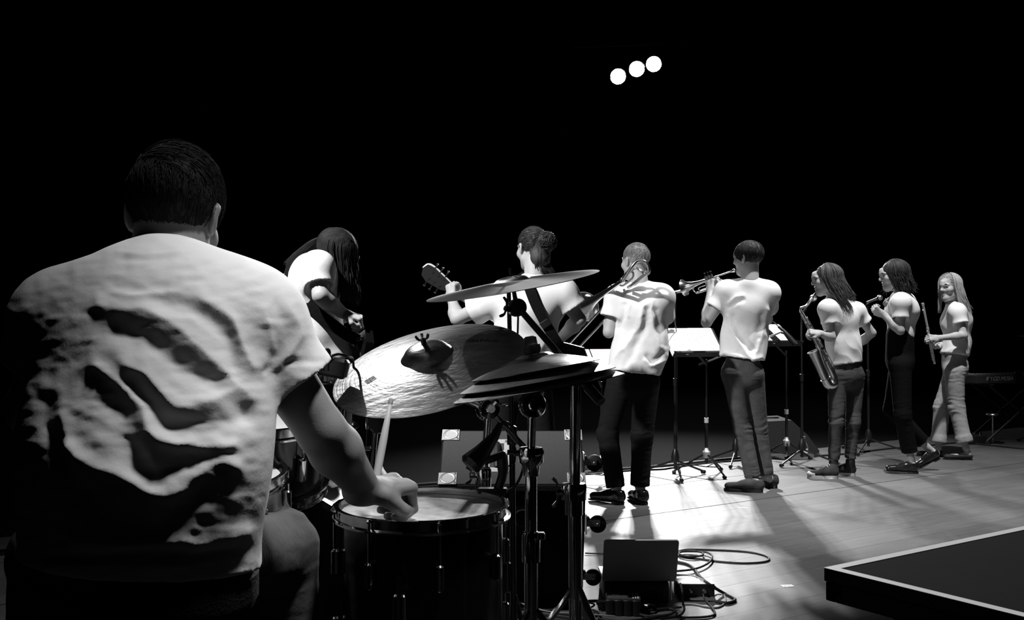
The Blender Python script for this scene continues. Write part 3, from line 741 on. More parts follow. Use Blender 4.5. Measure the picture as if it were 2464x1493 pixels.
# ------------------------------------------------------------------ drum kit
def drum(name, c, n, rad, depth, label, wrap, headm, lugs=6, rod=True, cat='drum', h2=None):
    """c: centre of the batter hoop plane, n: axis pointing out of the batter head"""
    n = nrm(n); R = frame(n); t = thing(name, c - n * depth, label, cat)
    MB().lathe([(rad - .006, -depth + .01), (rad, -depth + .01), (rad, -.012), (rad - .006, -.012)], c, R, 48).build('shell', wrap, t)
    MB().lathe([(.0, -.005), (rad * .93, -.005), (rad - .002, -.005), (rad + .003, -.014), (rad + .003, -.020), (0, -.020)], c, R, 48).build('drumhead', headm, t)
    MB().lathe([(0, -depth + .008), (rad + .002, -depth + .008), (rad + .002, -depth + .016), (0, -depth + .016)], c, R, 48).build('resonant_head', M_wrap_g, t)
    def hoop(z, sg, nm):
        p = [(rad + .004, z - .020 * sg), (rad + .017, z - .020 * sg), (rad + .0175, z - .016 * sg), (rad + .0085, z - .013 * sg), (rad + .0085, z + .004 * sg), (rad + .014, z + .006 * sg), (rad + .014, z + .009 * sg), (rad + .004, z + .009 * sg)]
        MB().lathe(p, c, R, 56, True).build(nm, M_chrome, t, 30)
    hoop(0, 1, 'hoop'); hoop(-depth + .004, -1, 'hoop')
    for i in range(lugs):
        a = 2 * math.pi * (i + .35) / lugs; rd = R @ V3(math.cos(a), math.sin(a), 0)
        F3 = np.stack([rd, np.cross(n, rd), n], 1)
        z0 = -depth * .30 if depth > .22 else -depth * .5
        zs = (-depth * .70, z0) if depth > .22 else (z0,)
        for z in zs: l = MB().box(c + n * z + rd * (rad + .011), (.020, .018, .055), F3, .006).build('lug', M_chrome, t)
        zs = zs[::-1]
        rb = MB().tube([c + rd * (rad + .0135) + n * .004, c + rd * (rad + .0135) + n * (zs[0] + .02)], .0027, 6); rb.ball(c + rd * (rad + .0135) + n * .004, .0058, 8)
        rb.build('tension_rod', M_chrome, l)
    return t, R
# floor tom
ftc = at(1016, 1221, 2.2); ftn = nrm(V3(.0, -.02, 1))
ft, FR = drum('floor_tom', ftc, ftn, .178, .36, 'black floor tom with worn white head and chrome hoops', M_wrap, M_head_c, 8)
for a in (20, 150, 262):
    rd = FR @ V3(math.cos(math.radians(a)), math.sin(math.radians(a)), 0); p = ftc + rd * (.178 + .022)
    lg = MB().tube([p + V3(0, 0, -.10), V3(p[0], p[1], rz + .06), V3(p[0], p[1], rz + .02) + rd * .01], .0065, 8).build('leg', M_chrome, ft)
    MB().tube([V3(p[0], p[1], rz) + rd * .01, V3(p[0], p[1], rz + .03) + rd * .01], .012, 8).build('rubber_foot', M_rubber, lg)
    MB().box(p - rd * .012 + V3(0, 0, -.17), (.034, .03, .07), np.stack([rd, np.cross(V3(0,0,1), rd), V3(0,0,1)], 1), .006).build('leg_bracket', M_chrome, ft)
# rack toms
rtc = at(615, 985, 2.34); drum('rack_tom', rtc, nrm(V3(.10, -.22, .97)), .165, .19, 'black rack tom with brightly lit white head behind the drummer\'s arm', M_wrap, M_head_w, 6)
r2c = at(742, 893, 2.76); drum('rack_tom', r2c, nrm(V3(.06, -.05, 1)), .130, .17, 'small black rack tom half hidden behind the drummer\'s sleeve', M_wrap, M_head_w, 6)
# snare
snc = at(470, 1148, 2.12); sn, SR = drum('snare_drum', snc, nrm(V3(0, -.10, 1)), .178, .14, 'shallow snare drum with white head beside the drummer\'s hip', M_steel, M_head_w, 8)
st = thing('snare_stand', V3(snc[0], snc[1], rz), 'chrome snare stand under the snare drum', 'stand')
MB().tube([V3(snc[0], snc[1], rz + .06), V3(snc[0], snc[1], snc[2] - .19)], .013, 10).build('tube', M_chrome, st)
for k in range(3):
    a = 2.1 * k + .4; d = V3(math.cos(a), math.sin(a), 0)
    MB().tube([V3(snc[0], snc[1], snc[2] - .19), snc + d * .19 - V3(0, 0, .165), snc + d * .205 - V3(0, 0, .14)], .006, 8).build('basket_arm', M_chrome, st)
    l = MB().tube([V3(snc[0], snc[1], rz + .22), V3(snc[0], snc[1], rz + .012) + d * .22], .007, 8).build('leg', M_chrome, st); MB().ball(V3(snc[0], snc[1], rz + .014) + d * .22, .014, 8).build('rubber_foot', M_rubber, l)
# bass drum
bd = thing('bass_drum', V3(-.60, 2.55, rz), 'large grey bass drum lying behind the drummer\'s knee', 'drum')
bc = V3(-.595, 2.42, rz + .30); BR = frame(nrm(V3(-.03, -1, .02)))
MB().lathe([(.272, -.42), (.279, -.42), (.279, -.02), (.272, -.02)], bc, BR, 64).build('shell', M_wrap_g, bd); MB().lathe([(0, -.025), (.27, -.025), (.275, -.035), (0, -.035)], bc, BR, 48).build('drumhead', M_wrap_g, bd)
MB().lathe([(0, -.40), (.27, -.40), (.275, -.41), (0, -.41)], bc, BR, 48).build('resonant_head', M_wrap_g, bd)
for z in (-.02, -.42):
    MB().lathe([(.276, z - .018), (.291, z - .018), (.291, z + .018), (.276, z + .018)], bc, BR, 64, True).build('hoop', M_wrap_g, bd)
for i in range(10):
    a = 2 * math.pi * (i + .5) / 10; rd = BR @ V3(math.cos(a), math.sin(a), 0); n_ = BR[:, 2]; F3 = np.stack([rd, np.cross(n_, rd), n_], 1)
    cl = MB().box(bc + rd * .294 - n_ * .012, (.026, .03, .058), F3, .006).build('claw_hook', M_chrome, bd); MB().tube([bc + rd * .298 - n_ * .02, bc + rd * .298 - n_ * .15], .003, 6).build('tension_rod', M_chrome, cl); MB().box(bc + rd * .288 - n_ * .21, (.02, .02, .07), F3, .006).build('lug', M_chrome, bd)
for q in (-1, 1):
    MB().tube([bc + V3(q * .26, .33, -.08), V3(bc[0] + q * .40, bc[1] + .22, rz + .01)], .008, 8).build('spur', M_chrome, bd)

# cymbals
def cymbal(name, c, n, rad, label, m, bell=.058, bow=.030, bellh=.024, hole=.006, th=.0018, roll=0.0, extra=None):
    n = nrm(n); R = frame(n)
    def z(r):
        if r < bell: return bow + bellh * math.sqrt(max(0, 1 - (r / bell) ** 2)) * .95 + .0
        t = (r - bell) / (rad - bell); return bow * (1 - t ** 1.25)
    rs = list(np.linspace(hole, bell * .98, 7)) + list(np.linspace(bell * 1.08, rad, 18))
    prof = [(r, z(r)) for r in rs] + [(r, z(r) - th) for r in rs[::-1]]
    mb = MB().lathe(prof, (0, 0, 0), None, 96, True)
    o = mesh_obj(name, mb.v, mb.f, m, None, 35); me = o.data
    zz = o.location.z; me.transform(Matrix.Translation(o.location)); o.location = tuple(c)
    ORI[o.name] = np.asarray(c, float); o.rotation_euler = Matrix(R.tolist()).to_euler()
    tag(o, label, 'cymbal'); return o, z, R
def local_child(o, name, mb, m): # geometry given in the cymbal's own frame
    me = bpy.data.meshes.new(name); me.from_pydata([tuple(map(float, p)) for p in mb.v], [], mb.f); me.materials.append(m); me.update()
    c = bpy.data.objects.new(name, me); COL.objects.link(c); c.parent = o; return c
rdc = at(1035, 884, 2.55); rdn = nrm(V3(-.20, -.39, .90))
ride, rz_, RR = cymbal('ride_cymbal', rdc, rdn, .254, 'large hammered ride cymbal tilted over the floor tom', M_ride, .064, .034, .034)
def plane_hit(px, py, c, R):
    u = (px - 1232.0) / F; v = (746.5 - py) / F; dr = np.array([u, math.cos(PIT) - v * math.sin(PIT), math.sin(PIT) + v * math.cos(PIT)]); o = np.array([0, 0, CAMH]); n = R[:, 2]
    p = o + dr * (np.dot(c + n * .02 - o, n) / np.dot(dr, n)); return (R.T @ (p - c))[:2]
p0_, p1_ = plane_hit(1100, 832, rdc, RR), plane_hit(1180, 818, rdc, RR); ex = (p1_ - p0_) / np.linalg.norm(p1_ - p0_); ey = np.array([-ex[1], ex[0]]); cc_ = (p0_ + p1_) / 2
cu = bpy.data.curves.new('t', 'FONT'); cu.body = 'hnuldaHue'; cu.size = .030; cu.align_x = 'CENTER'; cu.align_y = 'CENTER'; cu.shear = .2; cu.resolution_u = 2
to = bpy.data.objects.new('t', cu); COL.objects.link(to); me_ = bpy.data.meshes.new_from_object(to.evaluated_get(bpy.context.evaluated_depsgraph_get()))
mb = MB()
for p in me_.vertices:
    q = cc_ + ex * p.co.x + ey * p.co.y; mb.v.append((q[0], q[1], rz_(math.hypot(*q)) + .0007))
mb.f = [tuple(p.vertices) for p in me_.polygons]; bpy.data.objects.remove(to); local_child(ride, 'stamped_lettering', mb, M_ink)
p0_, p1_ = plane_hit(883, 924, rdc, RR), plane_hit(908, 914, rdc, RR); ex = (p1_ - p0_) / np.linalg.norm(p1_ - p0_); ey = np.array([-ex[1], ex[0]])
for k in range(4):
    mb = MB(); qs = [p0_ + ex * a_ + ey * (b_ + k * .007) for a_, b_ in ((0, 0), (.028, 0), (.028, .003), (0, .003))]; mb.v = [(q[0], q[1], rz_(math.hypot(*q)) + .0007) for q in qs]; mb.f = [(0, 1, 2, 3)]; local_child(ride, 'stamped_line', mb, M_ink)
crc = at(1234, 687, 2.6); crash, cz_, CR = cymbal('crash_cymbal', crc, nrm(V3(-.172, -.105, .98)), .229, 'thin crash cymbal seen edge on above the other cymbals', M_cym, .048, .012, .013)
skc = at(1291, 903, 2.30); skn = nrm(V3(-.172, .03, .98))
cymbal('stacked_cymbal', skc - skn * .030, skn, .200, 'widest bottom cymbal of the three piled on one rod', M_cym_d, .05, .052, .012)
cymbal('stacked_cymbal', skc - skn * .012, skn, .183, 'middle cymbal of the three piled on one rod', M_cym_d, .05, .045, .012)
cymbal('stacked_cymbal', skc + skn * .012, nrm(V3(-.172, .03, .98)), .150, 'smallest top cymbal of the three piled on one rod', M_cym_d, .045, .030, .012)

def wing(mb, p, d, u, w=.03):
    """wing nut: boss along d with two wings along u"""
    d, u = nrm(d), nrm(u); mb.tube([p, p + d * .016], .007, 8)
    for q in (-1, 1): mb.tube(spline([p + d * .010, p + d * .016 + u * q * w * .5, p + d * .026 + u * q * w * .62, p + d * .012 + u * q * w * .35], 4), .0028, 6)
def tripod(t, x, y, z0, h, spread, m, a0=.3, r=.008, foot=.014):
    for k in range(3):
        a = a0 + k * 2.094; d = V3(math.cos(a), math.sin(a), 0)
        l = MB().tube([V3(x, y, z0 + h), V3(x, y, z0 + .012) + d * spread], r, 8).build('leg', m, t)
        MB().tube([V3(x, y, z0 + .012) + d * (spread - .03), V3(x, y, z0 + .012) + d * spread], foot, 8).build('rubber_foot', M_rubber, l)
        MB().tube([V3(x, y, z0 + h * .35), V3(x, y, z0 + h * .45) + d * spread * .55], r * .6, 6).build('brace', m, t)
# ride stand
p0 = at(1163, 1010, 2.50); top = at(1176, 985, 2.50); t = thing('cymbal_stand', V3(p0[0], p0[1], rz), 'chrome boom stand holding the tilted ride cymbal', 'stand')
MB().tube([V3(p0[0], p0[1], rz + .03), V3(p0[0], p0[1], at(0, 1165, 2.5)[2])], .0125, 12).build('lower_tube', M_chrome, t); MB().tube([V3(p0[0], p0[1], at(0, 1175, 2.5)[2]), top], .0095, 12).build('upper_tube', M_chrome, t)
cp = V3(p0[0], p0[1], at(0, 1150, 2.5)[2]); MB().lathe([(.013, -.035), (.019, -.035), (.020, -.01), (.020, .02), (.016, .026), (.011, .028)], cp, None, 16).build('collar', M_chrome, t)
mb = MB(); wing(mb, cp + V3(-.018, 0, .006), V3(-1, -.2, 0), V3(0, 0, 1), .034); mb.build('wing_screw', M_chrome, t)
bm0 = rdc + rdn * .03; e1 = at(1262, 1078, 2.54)
MB().tube([rdc - rdn * .02, at(1110, 962, 2.52), top, e1], [.004, .0065, .0075, .0075], 10).build('boom_arm', M_chrome, t)
MB().tube([rdc - rdn * .03, rdc + rdn * .095], .0038, 8).build('threaded_rod', M_chrome, t)
tl = MB().lathe([(.0, -.018), (.024, -.018), (.026, -.012), (.026, .012), (.024, .018), (.012, .019), (.010, .026), (0, .026)], top, frame(V3(.3, -1, .1)), 20); tl.lathe([(.018, -.024), (.030, -.02), (.030, -.014), (.018, -.012)], top, frame(V3(.3, -1, .1)), 20, True); tl.build('tilter', M_chrome, t)
mb = MB(); wing(mb, top + V3(.012, -.015, .012), V3(.6, -.5, .7), V3(.7, .2, -.5), .045); mb.build('wing_nut', M_chrome, t)
mb = MB(); wing(mb, rdc + rdn * .066, rdn, V3(1, 0, .2), .026); mb.build('wing_nut', M_blackmetal, t); MB().lathe([(.004, .040), (.014, .040), (.016, .050), (.014, .062), (.004, .064)], rdc, RR, 16).build('felt_washer', M_rubber, t)
tripod(t, p0[0], p0[1], rz, .30, .30, M_chrome, .9)
# stand of the stacked cymbals
t = thing('cymbal_stand', V3(at(1277, 1000, 2.3)[0], 2.3, rz), 'straight dark chrome stand carrying three piled cymbals', 'stand'); xx = at(1278, 1080, 2.3)[0]
pv = at(1281, 975, 2.3); MB().tube([V3(xx, 2.3, rz + .03), V3(xx, 2.3, at(0, 1290, 2.3)[2])], .0155, 14).build('lower_tube', M_chrome, t); MB().tube([V3(xx, 2.3, at(0, 1295, 2.3)[2]), V3(xx, 2.3, at(0, 1090, 2.3)[2])], .0135, 14).build('middle_tube', M_chrome, t)
MB().tube([V3(xx, 2.3, at(0, 1095, 2.3)[2]), pv], .0095, 12).build('upper_tube', M_chrome, t)
c1 = V3(xx, 2.3, at(0, 1100, 2.3)[2]); MB().lathe([(.0145, -.045), (.018, -.043), (.020, -.02), (.028, -.012), (.030, .012), (.026, .022), (.011, .024)], c1, None, 20).build('collar', M_chrome, t); mb = MB(); wing(mb, c1 + V3(-.025, -.01, .010), V3(-1, -.1, 0), V3(0, 0, 1), .05); mb.tube([c1 + V3(-.02, -.01, .01), c1 + V3(-.055, -.012, .012)], .006, 8); mb.build('wing_screw', M_chrome, t)
c2 = V3(xx, 2.3, at(0, 1300, 2.3)[2]); MB().lathe([(.0165, -.05), (.021, -.05), (.021, .01), (.018, .018), (.014, .02)], c2, None, 20).build('collar', M_chrome, t); MB().box(c2 + V3(.022, -.012, .012), (.02, .02, .016), None, .004).build('key_bolt', M_chrome, t)
MB().lathe([(0, -.016), (.028, -.016), (.031, -.010), (.031, .010), (.028, .016), (.014, .018), (.012, .024), (0, .024)], pv, frame(V3(.25, -1, .05)), 24).build('tilter', M_chrome, t)
MB().tube([pv, at(1299, 945, 2.3), at(1290, 890, 2.3) , skc + skn * .05, skc + skn * .085], [.010, .010, .0075, .004, .004], 10).build('rod', M_chrome, t)
RK = frame(skn); MB().lathe([(.005, .052), (.019, .052), (.021, .060), (.020, .070), (.016, .072), (.015, .074), (.0145, .088), (.010, .091), (0, .091)], skc, RK, 20).build('clutch', M_rubber, t); MB().lathe([(.004, -.02), (.016, -.02), (.018, -.005), (.004, -.002)], skc - skn * .02, RK, 16).build('felt_washer', M_rubber, t)
tripod(t, xx, 2.3, rz, .34, .27, M_chrome, 1.9)
# crash boom stand
t = thing('cymbal_stand', V3(at(1383, 1000, 2.42)[0], 2.42, rz), 'tall chrome boom stand holding the edge on crash cymbal', 'stand'); xc = at(1383, 1000, 2.42)[0]
yv = 2.42; pv = at(1388, 903, yv); ba = at(1244, 737, 2.55); be = at(1447, 968, 2.36)
MB().tube([V3(at(1387, 1400, yv)[0], yv, rz + .03), V3(at(1383, 1170, yv)[0], yv, at(0, 1175, yv)[2])], .0165, 14).build('lower_tube', M_chrome, t); MB().tube([V3(at(1383, 1180, yv)[0], yv, at(0, 1185, yv)[2]), V3(pv[0] - .003, yv, pv[2])], .0135, 14).build('upper_tube', M_chrome, t)
c1 = V3(at(1381, 1170, yv)[0], yv, at(0, 1185, yv)[2]); MB().lathe([(.017, -.055), (.0215, -.055), (.0215, -.02), (.030, -.018), (.031, .014), (.028, .022), (.014, .024)], c1, None, 20).build('collar', M_chrome, t); mb = MB(); wing(mb, c1 + V3(-.028, -.012, .002), V3(-1, -.2, 0), V3(0, 0, 1), .055); mb.build('wing_screw', M_chrome, t)
MB().tube([ba, pv, be], .0085, 12).build('boom_arm', M_blackmetal, t); MB().tube([pv + (be - pv) * .45, be], .0125, 12).build('boom_sleeve', M_blackmetal, t)
MB().lathe([(0, -.026), (.024, -.026), (.027, -.018), (.027, .018), (.024, .026), (0, .026)], pv + V3(.002, 0, .004), frame(V3(.5, -1, .1)), 22).build('tilter', M_blackmetal, t)
MB().lathe([(0, -.018), (.020, -.018), (.023, -.012), (.023, .012), (.020, .018), (.012, .02), (0, .02)], ba + V3(0, 0, -.004), frame(V3(.3, -1, .05)), 22).build('tilter', M_blackmetal, t)
cn = nrm(V3(-.172, -.105, .98)); MB().tube([ba, crc - cn * .03, crc + cn * .045], [.008, .006, .0035], 10).build('threaded_rod', M_blackmetal, t); MB().lathe([(.004, -.012), (.017, -.012), (.019, .0), (.016, .014), (.004, .016)], crc, CR, 16).build('felt_washer', M_rubber, t)
mb = MB(); wing(mb, ba + V3(-.018, -.018, -.01), V3(-.8, -.5, .3), V3(.2, .2, 1), .04); mb.build('wing_nut', M_blackmetal, t)
tripod(t, at(1387, 1400, yv)[0], yv, rz, .36, .26, M_chrome, 1.2)
# second low stand behind the arm
a1, a2 = at(905, 1000, 3.00), at(893, 1150, 3.00); t = thing('cymbal_stand', V3(a2[0], 3.00, rz), 'short chrome stand seen between drummer\'s hand and ride cymbal', 'stand')
MB().tube([V3(a2[0], 3.00, rz + .2), a2, a1], .010, 10).build('tube', M_chrome, t); MB().lathe([(.011, -.03), (.024, -.03), (.026, .0), (.020, .02), (.011, .024)], at(893, 1008, 3.00), None, 16).build('collar', M_chrome, t)
MB().lathe([(.0, -.02), (.030, -.02), (.033, .0), (.030, .02), (0, .022)], at(912, 1018, 2.99), frame(V3(.2, -1, .1)), 18).build('tilter', M_blackmetal, t); MB().tube([at(852, 1077, 3.00), at(905, 1080, 3.00)], .008, 8).build('cross_rod', M_chrome, t)
MB().lathe([(0, .02), (.012, .018), (.016, 0), (.024, -.02), (.026, -.045), (.02, -.05), (0, -.05)], at(836, 1012, 2.95), None, 16).build('wing_boss', M_chrome, t); MB().lathe([(0, .03), (.009, .025), (.012, 0), (.014, -.03), (0, -.032)], at(800 + 26, 985, 2.95), None, 14).build('rod_top', M_chrome, t)
MB().tube([at(836, 1018, 2.95), at(852, 1077, 3.00)], .009, 8).build('arm', M_chrome, t)
tripod(t, a2[0], 3.00, rz, .24, .11, M_chrome, .2)
# black pole of an overhead microphone stand
q0, q1 = at(1224, 692, 2.82), at(1236, 1480, 2.82); t = thing('microphone_stand', V3(q1[0] + .01, 2.82, rz), 'plain black overhead microphone stand rising behind the ride cymbal', 'stand')
MB().tube([V3(q1[0] + .004, 2.82, rz + .03), q1, at(1232, 1040, 2.82)], .0085, 10).build('lower_tube', M_blackmetal, t); MB().tube([at(1232, 1050, 2.82), q0], .0062, 10).build('upper_tube', M_blackmetal, t)
MB().tube([at(1247, 752, 2.83), at(1243, 905, 2.83)], .0028, 6).build('hanging_cable', M_rubber, t); MB().lathe([(.008, -.03), (.014, -.03), (.014, .02), (.008, .024)], at(1232, 1045, 2.82), None, 12).build('clutch', M_blackmetal, t)
mc = at(1226, 700, 2.82); MB().tube([mc + V3(-.01, 0, .01), mc + V3(.05, -.12, .02)], [.010, .012], 10).build('microphone_body', M_plastic, t)
tripod(t, q1[0] + .004, 2.82, rz, .22, .06, M_blackmetal, .5, .007, .010)
# tom microphone
t = thing('tom_microphone', at(1188, 1182, 2.36), 'black microphone clipped over the far rim of the floor tom', 'microphone')
MB().tube([at(1205, 1020, 2.34), at(1190, 1050, 2.33), at(1160, 1090, 2.31), at(1133, 1117, 2.29), at(1128, 1123, 2.288)], [.008, .012, .021, .027, .020], 16).build('body', M_plastic, t)
MB().box(at(1190, 1102, 2.32), (.055, .02, .016), np.array(Matrix.Rotation(-.35, 3, 'Y')), .004).build('swivel', M_plastic, t); MB().tube(spline([at(1208, 1095, 2.33), at(1210, 1140, 2.34), at(1198, 1180, 2.35)], 5), [.013] * 5 + [.011] * 6, 8).build('clip_arm', M_plastic, t)
MB().box(at(1185, 1181, 2.345), (.07, .03, .012), None, .004).build('clip', M_plastic, t)
MB().tube(spline([at(1204, 1022, 2.34), at(1222, 1018, 2.35), at(1240, 1045, 2.37), at(1256, 1085, 2.38), at(1258, 1130, 2.38), at(1240, 1170, 2.38), at(1212, 1192, 2.37), at(1200, 1250, 2.40), at(1196, 1420, 2.42), at(1200, 1640, 2.42)], 8), .0032, 6).build('cable', M_rubber, t)
# microphone above the small rack tom
t = thing('tom_microphone', at(798, 890, 2.52), 'black clip microphone above the small rack tom', 'microphone')
MB().tube([at(768, 872, 2.50), at(792, 862, 2.50), at(800, 858, 2.5)], [.012, .015, .010], 12).build('body', M_plastic, t); MB().tube(spline([at(779, 893, 2.5), at(779, 850, 2.5), at(786, 844, 2.5), at(791, 850, 2.5), at(791, 893, 2.5)], 5), .006, 8).build('clip_loop', M_plastic, t)
MB().box(at(803, 884, 2.52), (.075, .05, .05), np.array(Matrix.Rotation(.2, 3, 'Y')), .012).build('clamp', M_plastic, t); MB().tube(spline([at(795, 858, 2.5), at(815, 853, 2.52), at(838, 860, 2.56), at(850, 872, 2.62), at(852, 960, 2.66)], 6), .0035, 6).build('cable', M_rubber, t)
# throne
thr = thing('drum_throne', V3(-.62, 1.78, rz), 'round black drum stool under the seated drummer', 'stool'); tz = at(0, 1385, 1.70)[2]
MB().lathe([(0, -.08), (.155, -.08), (.165, -.06), (.165, -.02), (.150, -.004), (0, .0)], V3(-.62, 1.78, tz), None, 40).build('seat', M_tolex_k, thr); MB().tube([V3(-.62, 1.78, rz + .1), V3(-.62, 1.78, tz - .08)], .016, 12).build('post', M_chrome, thr); tripod(thr, -.62, 1.78, rz, .24, .26, M_chrome, .7, .010, .016)
# ------------------------------------------------------------------ drummer
def JJ(Y, d):
    out = {}
    for k, v in d.items():
        if k in ('face', 'upL', 'upR'): out[k] = np.array(v, float)
        elif k[:4] in ('heel', 'toeL', 'toeR') and len(v) == 2: out[k] = ground(*v)
        else: out[k] = at(v[0], v[1], Y + (v[2] if len(v) > 2 else 0))
    return out
def standing_feet(J, L=.28):
    for q in 'LR':
        d = J['toe' + q] - J['heel' + q]; d[2] = 0; J['toe' + q] = J['heel' + q] + nrm(d) * L
DY = 1.76
J = JJ(DY, dict(head=(420, 522, .16), face=(.0, .97, -.22), neck=(402, 662, .10), shL=(168, 778, .09), shR=(600, 778, .08), chest=(385, 850, .03), waist=(350, 1080, -.02), pel=(335, 1330, .02), hem=(340, 1352, .01),
    elL=(75, 985, .10), wrL=(300, 1080, .42), elR=(775, 1040, .12), wrR=(880, 1180, .26), hipL=(230, 1372, .06), hipR=(450, 1372, .06), knL=(120, 1340, .45), knR=(668, 1322, .40), anL=(90, 1640, .52), anR=(698, 1660, .42), heelL=(90, 1700, .5), toeL=(60, 1700, .7), heelR=(695, 1700, .40), toeR=(720, 1650, .62)))
for q in 'LR':
    J['heel' + q][2] = rz; J['toe' + q][2] = rz; d = J['toe' + q] - J['heel' + q]; J['toe' + q] = J['heel' + q] + nrm(d) * .285
    J['an' + q] = J['heel' + q] + nrm(d) * .05 + V3(0, 0, .095)
folds = [  # (amplitude, half width in px, polyline)
    (.016, 26, [(250, 742), (350, 751), (420, 786), (466, 829), (536, 895), (595, 952)]),
    (-.020, 30, [(270, 785), (350, 818), (408, 860), (466, 900), (540, 935)]),
    (-.016, 24, [(400, 728), (470, 745), (520, 780), (552, 835), (566, 905), (585, 985)]),
    (.013, 20, [(480, 720), (545, 760), (580, 820), (600, 880)]),
    (.018, 24, [(300, 880), (357, 908), (411, 974), (485, 968), (563, 933)]),
    (-.020, 30, [(320, 925), (360, 985), (415, 1025), (500, 1020), (570, 1000)]),
    (.018, 18, [(230, 880), (287, 925), (337, 983), (357, 1036), (406, 1069), (452, 1069), (493, 1077), (550, 1066)]),
    (-.026, 42, [(285, 985), (305, 1070), (350, 1130), (400, 1125), (480, 1100)]),
    (.019, 20, [(170, 1080), (230, 1126), (287, 1143), (349, 1180), (394, 1194), (452, 1167), (513, 1112), (560, 1120)]),
    (-.022, 38, [(220, 1190), (290, 1250), (370, 1270), (430, 1235), (480, 1180)]),
    (.014, 22, [(180, 1300), (300, 1312), (411, 1310), (513, 1299), (595, 1285)]),
    (-.010, 14, [(130, 1342), (300, 1338), (440, 1335), (560, 1325)]),
    (.010, 20, [(120, 1362), (300, 1360), (450, 1362)]),
    (.003, 10, [(285, 607), (350, 612), (430, 604)]), (-.003, 12, [(295, 620), (360, 626), (440, 616)]),
    (-.005, 12, [(280, 690), (340, 696), (400, 690)]), (.005, 10, [(280, 708), (350, 712), (430, 704)]),
    (.010, 16, [(150, 1000), (180, 1090), (230, 1180)]), (-.010, 20, [(110, 960), (130, 1080), (190, 1190)]),
    (.007, 16, [(640, 745), (655, 810), (628, 880)]), (-.008, 16, [(668, 735), (690, 800), (640, 890)]), (.008, 16, [(690, 740), (720, 805), (690, 860), (635, 905)]), (-.006, 14, [(628, 915), (690, 880), (745, 868)]), 
]
def drum_folds(v, n):
    px, py = proj(v); m = np.clip((-n[:, 1]) * 2.2, 0, 1)
    fine = .0009 * noise3(np.stack([px / 40 + py / 60, py / 13, px * 0], 1)) + .0006 * noise3(np.stack([px / 20, py / 24, px * 0 + 4], 1))
    return m * fine + .42 * fold_disp(v, n, folds, 9) + m * .0007 * (1 - 2 * np.abs(noise3(np.stack([px / 95 - py / 120, py / 42 - px / 90, px * 0 + 9], 1))))
gd = nrm(at(893, 1178, DY + .27) - at(775, 1040, DY + .10))
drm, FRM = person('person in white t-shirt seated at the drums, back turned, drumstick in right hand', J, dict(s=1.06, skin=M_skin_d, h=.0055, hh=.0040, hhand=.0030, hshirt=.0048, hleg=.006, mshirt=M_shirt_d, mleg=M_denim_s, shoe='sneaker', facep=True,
    rw=.190, rc=.200, rh=.200, sq=.70, sleeve=.57, slr=(.080, .086), wr=.0008, trap=.045, seed=3, sdisp=drum_folds, collar=1.05, leg=(.098, .080, .064), rp=.165, ptop=.04, butt=False, arm=1.12, lwr=.004, headup=(.05, 0.2, 1), hsz=1.08, hs=1.03,
    handR=(V3(.62, .68, .06), V3(-.25, .10, -1), (.95, .95, .95, .95), .8), handL=(V3(.8, .5, -.2), V3(0, 0, -1), .9, .6)))
Mh = FRM['Mh']; rnd = random.Random(5)
def drum_hair(mb):
    def flow(p): return (.25 - p[0] * .5, .55 if p[2] > .3 else .1, -1.0 if p[2] < .55 else -.1)
    scalp_strands(mb, J['head'] + Mh @ V3(0, -.014, .034), Mh, 1.03, (.080, .102, .088), 2200, rnd, lambda p: p[2] > -.55 and not (p[1] > .55 and p[2] < .5) and not (abs(p[0]) > .8 and p[2] < -.2), .045, .03, .0011, 4, flow)
    scalp_strands(mb, J['head'] + Mh @ V3(0, -.008, .040), Mh, 1.03, (.083, .104, .097), 520, rnd, lambda p: p[2] > .30, .085, .06, .0013, 6, lambda p: (.75, .45, -.25))
hair_cap(drm, J['head'], Mh, 1.03, M_hair_k, (.080, .102, .092), True, -.075, .0035, .0040, 90, strands=drum_hair)
# drumsticks
def stick(a, b, r, label):
    d = nrm(b - a); L = np.linalg.norm(b - a); R = frame(d)
    prof = [(0, 0), (r * .8, .002), (r, .008), (r, L * .60), (r * .55, L * .93), (r * .5, L - .016), (r * .66, L - .011), (r * .62, L - .003), (0, L)]
    return tag(MB().lathe(prof, a, R, 14).build('drumstick', M_wood, None, 50), label, 'drumstick')
stick(at(893, 1215, 2.07), at(942, 958, 2.16), .0085, 'pale drumstick pointing up from the drummer\'s fist')
stick(at(972, 1234, 2.07), at(912, 1120, 2.13), .0088, 'drumstick whose butt pokes out below the drummer\'s fist')

